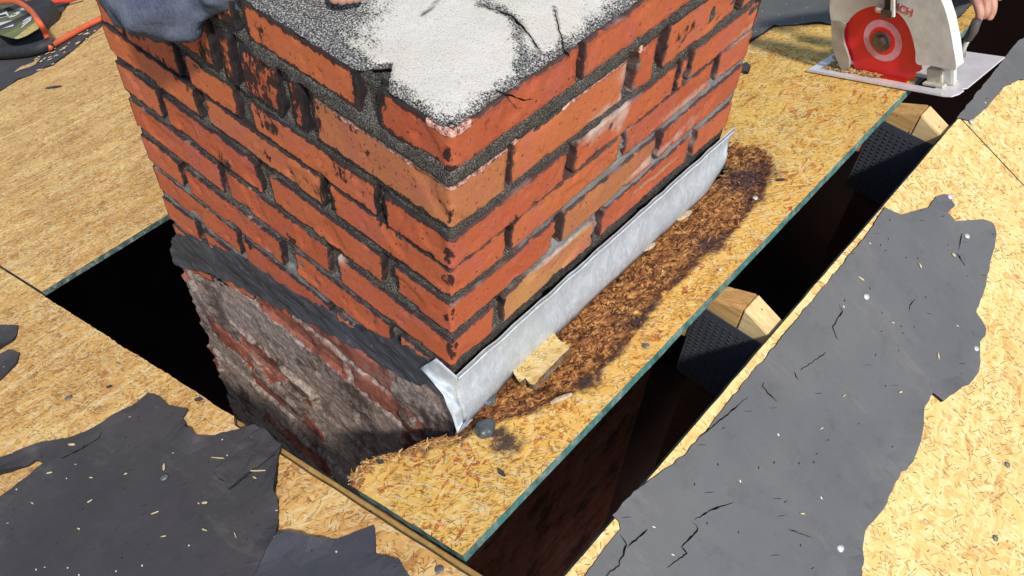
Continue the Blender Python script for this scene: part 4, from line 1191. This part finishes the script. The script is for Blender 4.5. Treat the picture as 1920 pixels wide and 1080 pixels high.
# spark post: dark clamp with a bright strip and a pale knob at the top of the disc
prism('post', [loc(p, .012) for p in [(1663, -60), (1677, -60), (1676, 18), (1662, 18)]], .006, .020, M_blk, saw, .001)
prism('post_strip', [loc(p, .010) for p in [(1675, -60), (1680, -60), (1680, 30), (1673, 30)]], .004, .009, M_alu, saw, .0008)
prism('post_clamp', [loc(p, .010) for p in [(1656, 16), (1678, 16), (1676, 32), (1655, 32)]], .004, .014, M_bolt, saw, .001)
bmx = bmesh.new(); k0, k1 = loc((1642, 17), .012), loc((1658, 19), .012)
tube(bmx, smoothpath([sf(k0[0], .012, k0[1]), sf((k0[0] + k1[0]) / 2, .012, (k0[1] + k1[1]) / 2), sf(k1[0], .012, k1[1])], 4), .006, 12, [.5, .8, .95, 1, 1, 1, 1, .95, .8][:9])
bm_obj('knob', bmx, plain('peach_plastic', (.72, .52, .40), .4, .4, var=.08), saw, True)
# front bracket
sbox('bracket', (.238, .030, .0012), (.268, .052, .030), M_cream, saw, .003)
sbox('bracket_foot', (.236, .021, .0014), (.275, .034, .006), M_cream, saw, .001)
sbox('bracket_arm', (.262, .045, .0014), (.285, .052, .007), M_cream, saw, .001)
# housing that joins guard and plate, motor behind
sbox('housing', (.262, .034, .0014), (.288, .046, .050), M_alu, saw, .006)
disc('motor', (.17, .070), .040, .060, .125, M_blk, saw, seg=48)
bmx = bmesh.new()
tube(bmx, smoothpath([sf(.13, .09, .10), sf(.12, .09, .13), (sf(.15, .09, .155)), sf(.20, .09, .155), sf(.23, .09, .12)], 6), .014, 14)
bm_obj('handle', bmx, M_blk, saw, True)
# chips on the plate, small spring at the left corner
bmx = bmesh.new()
tube(bmx, [sf(.028 + .012 * math.cos(t_ * 2.2) + t_ * .0015, .060 + .01 * math.sin(t_ * 2.2), .006 + t_ * .0012) for t_ in np.linspace(0, 9, 60)], .002, 6)
bm_obj('guard_spring', bmx, M_alu2, saw, True)
# depth lever
bmx = bmesh.new()
L0 = sf(.228, .146, .012)
pv = [(1797, 78), (1786, 72), (1784, 95), (1796, 112), (1806, 108), (1804, 95)]
dL = L0.dot(SV)
poly = [on(p, SV, dL) for p in pv]
f = bmx.faces.new([bmx.verts.new(p) for p in poly]); r = bmesh.ops.extrude_face_region(bmx, geom=[f])
for v_ in [g for g in r['geom'] if isinstance(g, bmesh.types.BMVert)]: v_.co += SV * .004
bm_obj('quadrant', bmx, M_alu, saw)
bmx = bmesh.new()
p0, p1, p2, p3 = [on(p, SV, dL - .006) for p in [(1801, 104), (1815, 72), (1824, 58), (1832, 38)]]
tube(bmx, [p0, p0.lerp(p1, .5), p1], .0055, 10, [1.5, .8, 1.0])
bm_obj('lever', bmx, M_alu2, saw, True)
bmx = bmesh.new(); tube(bmx, [p1.lerp(p0, .1), p1, p2, p3], .008, 12, [.7, 1, 1.1, 1])
bm_obj('lever_grip', bmx, plain('grip', (.10, .085, .075), .6, .3), saw, True)
bmx = bmesh.new()
tube(bmx, [p0 - SV * .008, p0 + SV * .006], .0075, 6)
bm_obj('lever_nut', bmx, M_bolt, saw)
# lettering on the guard
def text_mesh(txt, size, o, ax, ay, mat, parent, name, extr=.0004):
    cu = bpy.data.curves.new(name, 'FONT'); cu.body = txt; cu.size = size; cu.extrude = extr; cu.resolution_u = 3; cu.align_x = 'CENTER'; cu.offset = size * .02
    to = bpy.data.objects.new(name, cu); COL.objects.link(to)
    bpy.context.view_layer.update()
    me = bpy.data.meshes.new_from_object(to.evaluated_get(bpy.context.evaluated_depsgraph_get()))
    COL.objects.unlink(to); bpy.data.objects.remove(to)
    az = ax.cross(ay)
    Mx = Matrix((ax, ay, az)).transposed().to_4x4(); Mx.translation = o
    me.transform(Mx)
    return place(name, me, mat, parent, False)
ta, tb = loc((1681, 12), .021), loc((1709, 24), .021)
o_ = sf((ta[0] + tb[0]) / 2, .0215, (ta[1] + tb[1]) / 2 - .007)
ax = (SU * (tb[0] - ta[0]) + SN * (tb[1] - ta[1])).normalized(); ay = (-SV).cross(ax).normalized()
text_mesh('ICH', .019, o_, ax, ay, plain('letter_red', (.62, .10, .07), .5), saw, 'lettering')
# sawdust lying in the slot of the base plate
o = strands('sawdust', 500, [(sf(a, b, 0).x, sf(a, b, 0).y) for a, b in [(.03, .018), (.15, .018), (.15, .04), (.03, .05)]], onL, saw, -.1, .3, [.55, .8, 1.0], zoff=.006, sizes=(.004, .012))
o['kind'] = 'stuff'

# ------------------------------------------------------------------ hose, reel and cables at the far upper left
def pl(px, off=.015): 
    x, y = pxL(px, off); return onL(x, y, off)
M_hose = plain('orange_hose', (.72, .13, .045), .45, .4, var=.12, sc=30)
M_cord = plain('red_cord', (.60, .07, .04), .5, .4, var=.12, sc=30)
def cable(label, pts, r, mat, name='hose', cat='hose', group=None):
    bmx = bmesh.new(); tube(bmx, smoothpath([pl(p, h) for p, h in pts], 10), r, 12)
    return tag(bm_obj(name, bmx, mat, smooth=True), label, cat, group)
cable('orange hose lying straight across the dark felt toward the chimney', [((92, 90), .02), ((112, 77), .017), ((140, 61), .017), ((165, 47), .017), ((196, 32), .017), ((260, 0), .017), ((330, -30), .017)], .0125, M_hose)
cable('orange hose looping over the round labelled tub', [((-30, 6), .12), ((0, 3), .14), ((30, 3), .15), ((55, 18), .14), ((72, 40), .12), ((86, 62), .06), ((90, 80), .02)], .0125, M_hose)
cable('red cable in a loose bundle at the top edge, above the felt', [((50, -8), .03), ((62, 6), .03), ((78, 10), .03), ((95, 4), .04), ((125, 1), .03), ((150, -6), .03)], .012, M_cord, 'cable', 'cable')
cable('orange cable bending down at the top edge beside the tub', [((70, -8), .05), ((80, 6), .05), ((84, 14), .03), ((74, 20), .02), ((60, 14), .02), ((45, -8), .02)], .010, M_hose, 'cable', 'cable')
cable('thin blue-grey cable hanging between the red cables', [((72, -8), .07), ((80, 3), .06), ((86, 16), .02), ((88, 30), .02)], .005, plain('blue_cable', (.16, .20, .28), .5), 'cable', 'cable')
cable('thick black cable curving below the labelled tub at the left edge', [((-40, 100), .03), ((0, 100), .03), ((40, 97), .03), ((70, 91), .03), ((98, 80), .03)], .026, plain('black_cable', (.03, .03, .033), .6, .3), 'cable', 'cable')
tub = thing('labelled_tub', 'round black tub with an olive and yellow label lettered CAM, under the orange hose', 'tub', tuple(pl((10, 45), 0)))
hb = .075
cx0 = pl((4, 40), hb)
ox = Vector((0, 1, 0)); oy = NL.cross(ox).normalized()
def ringpts(r, h, n=72): return [cx0 + (ox * math.cos(2 * math.pi * k / n) + oy * math.sin(2 * math.pi * k / n)) * r + NL * h for k in range(n)]
def prj(P):
    c_ = R @ (np.array(P) - CAM); return (960 + F * c_[0] / c_[2], 540 + F * c_[1] / c_[2])
edgeR = .1
while max(prj(cx0 + (ox * math.cos(t_) + oy * math.sin(t_)) * edgeR)[0] for t_ in np.linspace(0, 6.28, 60)) < 97: edgeR += .005
print('tub', edgeR, max(prj(cx0 + (ox * math.cos(t_) + oy * math.sin(t_)) * edgeR)[1] for t_ in np.linspace(0, 6.28, 60)))
bmx = bmesh.new()
prev = None; n = 72
for r, h in [(edgeR * 1.0, -hb), (edgeR * 1.04, -hb * .5), (edgeR * 1.02, 0), (edgeR * .97, .02), (edgeR * .90, .018), (edgeR * .86, 0), (edgeR * .82, .0), (.01, .0)]:
    R_ = [bmx.verts.new(p) for p in ringpts(r, h)]
    if prev:
        for k in range(n): bmx.faces.new((prev[k], prev[(k + 1) % n], R_[(k + 1) % n], R_[k]))
    prev = R_
bm_obj('tub_body', bmx, plain('black_rubber', (.035, .035, .038), .6, .35, var=.2, sc=8), tub, True)
def flatq(name, pxs, h, mat, parent=tub):
    V = [pl(p, hb + h) for p in pxs]
    return place(name, mesh(name, V, [tuple(range(len(V)))]), mat, parent, False)
M_olive = plain('label_olive', (.20, .22, .07), .5, .3, var=.35, sc=9, c2=(.06, .07, .03))
flatq('label', [(-20, 12), (20, 8), (46, 10), (62, 22), (72, 40), (74, 50), (60, 62), (40, 70), (24, 72), (-20, 60)], .003, M_olive)
flatq('label_stripe', [(26, 72), (70, 38), (74, 46), (72, 54), (50, 67), (34, 73)], .005, plain('label_yellow', (.72, .55, .18), .5))
M_wl = plain('label_white', (.75, .74, .76), .5, var=.03)
flatq('label_sticker', [(-18, 26), (12, 20), (17, 30), (-15, 38)], .006, M_wl)
flatq('label_sticker', [(-18, 46), (22, 38), (26, 49), (-16, 58)], .006, M_wl)
flatq('sticker_mark', [(-12, 31), (11, 26), (13, 29.5), (-10, 34.5)], .008, plain('mark_navy', (.03, .03, .07), .5))
for k in range(3):
    flatq('label_line', [(40 + k * 1.5, 49 - k * 5.5 + 1), (58 + k * 2, 33 - k * 0.4 - (k - 1) * 4 - 2), (59 + k * 2, 35 - k * .4 - (k - 1) * 4 - 2), (41 + k * 1.5, 51 - k * 5.5 + 1)], .006, M_wl)
a_, b_ = pl((26, 30), hb + .006), pl((50, 14), hb + .006)
ax = (b_ - a_).normalized(); ay = NL.cross(ax).normalized()
text_mesh('CAM', (b_ - a_).length * .52, (a_ + b_) / 2 - ay * .01, ax, ay, M_wl, tub, 'lettering', .001)

# ------------------------------------------------------------------ people (only an arm or a hand of each is in view)
N = NT('skin', .5, .35)
geo = N.n('ShaderNodeNewGeometry', out=0)
N.col(N.mix(N.ramp(N.noise(geo, 60, 3), [(.4, 0.0), (.7, 1.0)]), (.50, .27, .19), (.40, .18, .12)))
N.b.inputs['Subsurface Weight'].default_value = .08; N.b.inputs['Subsurface Radius'].default_value = (.01, .004, .002)
N.bump(N.noise(geo, 500, 3), .3, .0006)
M_skin = N.m
def cloth(name, c, c2):
    N = NT(name, .95, .1); geo = N.n('ShaderNodeNewGeometry', out=0)
    wv = N.noise(N.mapping(geo, (0, .3, .5), (1, 1, .25)), 420, 2, .7)
    f = N.math('ADD', N.math('MULTIPLY', N.noise(geo, 22, 4, .65), .7), N.math('MULTIPLY', wv, .3))
    N.col(N.mix(N.ramp(f, [(.38, 0.0), (.62, 1.0)]), c, c2)); N.bump(N.math('ADD', wv, N.math('MULTIPLY', N.noise(geo, 40, 4), 1.5)), .5, .0025)
    return N.m
M_sleeve = cloth('sleeve_greyblue', (.055, .065, .095), (.115, .13, .17))
M_navy = cloth('sleeve_navy', (.035, .04, .065), (.06, .07, .10))
M_jeans = cloth('trousers', (.05, .06, .09), (.09, .10, .13))
M_hair = plain('hair', (.03, .02, .015), .7)
def at(px, dist):
    r = Vector(ray(px)).normalized(); return Vector(CAM) + r * dist
def skinned(name, J, E, mat, parent, root=0, sub=2):
    me = bpy.data.meshes.new(name); me.from_pydata([tuple(j[0]) for j in J], E, [])
    o = bpy.data.objects.new(name, me); COL.objects.link(o)
    md = o.modifiers.new('skin', 'SKIN'); md.use_smooth_shade = True
    me.skin_vertices if me.skin_vertices else None
    if not me.skin_vertices:
        bpy.context.view_layer.objects.active = o
    for i, j in enumerate(J):
        sv = me.skin_vertices[0].data[i]
        r = j[1]; sv.radius = r if isinstance(r, tuple) else (r, r); sv.use_root = (i == root)
    s = o.modifiers.new('sub', 'SUBSURF'); s.levels = sub; s.render_levels = sub
    me.materials.append(mat)
    if parent: o.parent = parent; o.matrix_parent_inverse = Matrix.Translation(parent.location).inverted()
    return o
def chain(J, E, start, pts):
    i = start
    for p, r in pts:
        J.append((Vector(p), r)); E.append((i, len(J) - 1)); i = len(J) - 1
    return i
def person(label, loc_, pelvis, chest, neck, head, armA, armB, legs, handA, handB, jacket, sleeveA, sleeveB):
    t = thing('person', label, 'person', loc_)
    J = [(Vector(pelvis), (.13, .10))]; E = []
    c_ = chain(J, E, 0, [(Vector(pelvis).lerp(Vector(chest), .5), (.12, .09)), (chest, (.15, .10))])
    n_ = chain(J, E, c_, [(neck, .055), (Vector(neck).lerp(Vector(head), .45), .06), (head, (.085, .095)), (Vector(head) + (Vector(head) - Vector(neck)).normalized() * .07, .06)])
    for arm, hand in ((armA, handA), (armB, handB)):
        w_ = chain(J, E, c_, arm)
        for fg in hand: chain(J, E, w_, fg)
    for lg in legs: chain(J, E, 0, lg)
    skinned('body', J, E, M_skin, t)
    # clothing: one jacket over torso and arms, one pair of trousers
    J = [(Vector(pelvis), (.155, .12))]; E = []
    c_ = chain(J, E, 0, [(Vector(pelvis).lerp(Vector(chest), .5), (.14, .11)), (chest, (.17, .12))])
    chain(J, E, c_, [(Vector(chest).lerp(Vector(neck), .75), .07)])
    for sl_ in (sleeveA, sleeveB): chain(J, E, c_, sl_)
    o = skinned('jacket', J, E, jacket, t, sub=3)
    tx = bpy.data.textures.new('folds', 'CLOUDS'); tx.noise_scale = .045; tx.noise_depth = 3
    md = o.modifiers.new('folds', 'DISPLACE'); md.texture = tx; md.strength = .045; md.mid_level = .5; md.texture_coords = 'GLOBAL'
    J = [(Vector(pelvis), (.16, .125))]; E = []
    for lg in legs: chain(J, E, 0, [(p, (r if isinstance(r, float) else r[0]) + .018) for p, r in lg[:-1]])
    skinned('trousers', J, E, M_jeans, t)
    # hair
    bmx = bmesh.new(); bmesh.ops.create_icosphere(bmx, subdivisions=3, radius=.105)
    for v_ in bmx.verts: v_.co = v_.co * (1 + .05 * noise.noise(v_.co * 30)) + Vector(head) + Vector((0, .02, .035))
    bm_obj('hair', bmx, M_hair, t, True)
    # face: nose, eyes
    fd = (Vector((.2, -.2, .4)) - Vector(head)).normalized()
    sdv = fd.cross(Vector((0, 0, 1))).normalized(); upv = sdv.cross(fd)
    bmx = bmesh.new(); bmesh.ops.create_icosphere(bmx, subdivisions=2, radius=.016)
    for v_ in bmx.verts: v_.co = Vector((v_.co.x * .8, v_.co.y, v_.co.z * 1.6)) + Vector(head) + fd * .095
    bm_obj('nose', bmx, M_skin, t, True)
    for s_ in (-1, 1):
        bmx = bmesh.new(); bmesh.ops.create_icosphere(bmx, subdivisions=2, radius=.011)
        for v_ in bmx.verts: v_.co += Vector(head) + fd * .084 + sdv * .032 * s_ + upv * .022
        bm_obj('eye', bmx, M_wl, t, True)
    return t
# first person: forearm resting over the far corner of the chimney, bare fingers on the crown
d1 = 1.075
sh1 = Vector((-.78, .48, .86)); el1 = at((262, -30), 1.15); w1 = at((575, -75), 1.01)
hand1 = at((625, -48), .975)
def fing(pts, r0=.0085): return [(p, r0 * k) for p, k in zip(pts, (1.0, .95, .85, .7))]
F1 = [fing([at((632 + k * 12, -26), -.0 + .965), at((638 + k * 13, -10 - 2 * abs(k)), .955), at((642 + k * 13, -1 - 2 * abs(k)), .957), at((643 + k * 13, 3 - 2 * abs(k)), .962)]) for k in range(-1, 3)]
F1.append(fing([at((600, -60), .98), at((590, -40), .97), at((595, -25), .975)]))
person('person in a grey-blue sleeve leaning on the upper left of the chimney', (-1.0, .8, -.44),
       (-.98, .80, .42), (-.88, .62, .82), (-.86, .56, 1.02), (-.80, .48, 1.20),
       [(sh1, .05), (el1.lerp(sh1, .5), .044), (el1, .040), (el1.lerp(w1, .5), .034), (w1, .024), (hand1, (.036, .014))],
       [((-1.02, .48, .84), .05), ((-1.15, .35, .55), .04), ((-1.0, .30, .30), .03), ((-.95, .30, .22), (.035, .015))],
       [[((-.90, .80, .38), .09), ((-.86, .74, .02), .06), ((-.92, .92, -.36), .04), ((-.90, .80, -.385), .035)], [((-1.10, .86, .38), .09), ((-1.16, .80, -.02), .06), ((-1.22, .98, -.50), .04), ((-1.20, .86, -.525), .035)]],
       F1, [fing([Vector((-.93 + k * .02, .28, .17)), Vector((-.93 + k * .02, .27, .14)), Vector((-.93 + k * .02, .28, .12))]) for k in range(-2, 2)] + [fing([Vector((-.99, .27, .20)), Vector((-1.0, .26, .17))])],
       M_sleeve,
       [(sh1, .075), (sh1.lerp(at((250, -60), 1.09), .6), .062), (at((265, -32), 1.15), .066), (at((272, 10), 1.13), .054), (at((338, 12), 1.12), .048), (at((384, -22), 1.10), .026), (at((430, -12), 1.075), .029), (at((500, -50), 1.05), .028), (at((560, -72), 1.02), .032)],
       [((-1.02, .48, .84), .07), ((-1.15, .35, .55), .055), ((-1.02, .31, .33), .04)])
# second person: saw operator, kneeling past the saw
pz = 1.86
hand2 = at((1838, -42), 1.93)
F2 = [fing([at((1822, -14), 1.90), at((1834, 8), 1.885), at((1838, 26), 1.885), at((1833, 42), 1.895)], .0095),
      fing([at((1840, -14), 1.90), at((1850, 6), 1.89), at((1850, 22), 1.89), at((1841, 34), 1.90)], .0095),
      fing([at((1852, -16), 1.905), at((1862, 4), 1.90), at((1861, 22), 1.90), at((1853, 38), 1.905)], .0090),
      fing([at((1862, -22), 1.92), at((1874, -8), 1.92), at((1876, 2), 1.92)], .0080),
      fing([at((1812, -38), 1.90), at((1800, -20), 1.895), at((1806, -6), 1.89)], .0100)]
el2 = Vector((.48, 1.98, .36)); shA = Vector((.30, 2.12, .68)); shB = Vector((-.06, 2.12, .68))
elB = at((1777, -14), 2.06); wB = sf(.16, .11, .235); 
person('person in navy behind the circular saw, bare fingers over its metal lever', (.1, 2.2, .05),
       (.12, 2.34, .30), (.12, 2.16, .68), (.12, 2.10, .84), (.13, 2.0, 1.0),
       [(shA, .05), (el2, .042), (el2.lerp(hand2, .6), .034), (el2.lerp(hand2, .82), .026), (hand2, (.040, .016))],
       [(shB, .05), (elB, .040), (wB.lerp(elB, .3), .028), (wB, (.034, .02))],
       [[((.24, 2.28, .26), .09), ((.34, 1.98, .12), .06), ((.36, 2.30, .09), .045), ((.36, 2.45, .10), .035)], [((.0, 2.30, .26), .09), ((-.10, 2.02, .04), .06), ((-.12, 2.34, .01), .045), ((-.12, 2.48, .02), .035)]],
       F2, [fing([wB + SV * -.01 + SU * (k * .018) + SN * -.01, wB + SV * -.02 + SU * (k * .018) + SN * -.03, wB + SV * -.005 + SU * (k * .018) + SN * -.045]) for k in range(-2, 2)] + [fing([wB + SU * .03, wB + SU * .035 + SN * -.025])],
       M_navy,
       [(shA, .072), (el2, .062), (el2.lerp(hand2, .55), .046)],
       [(shB, .072), (shB.lerp(elB, .5), .062), (elB, .050), (elB.lerp(wB, .55), .042)])
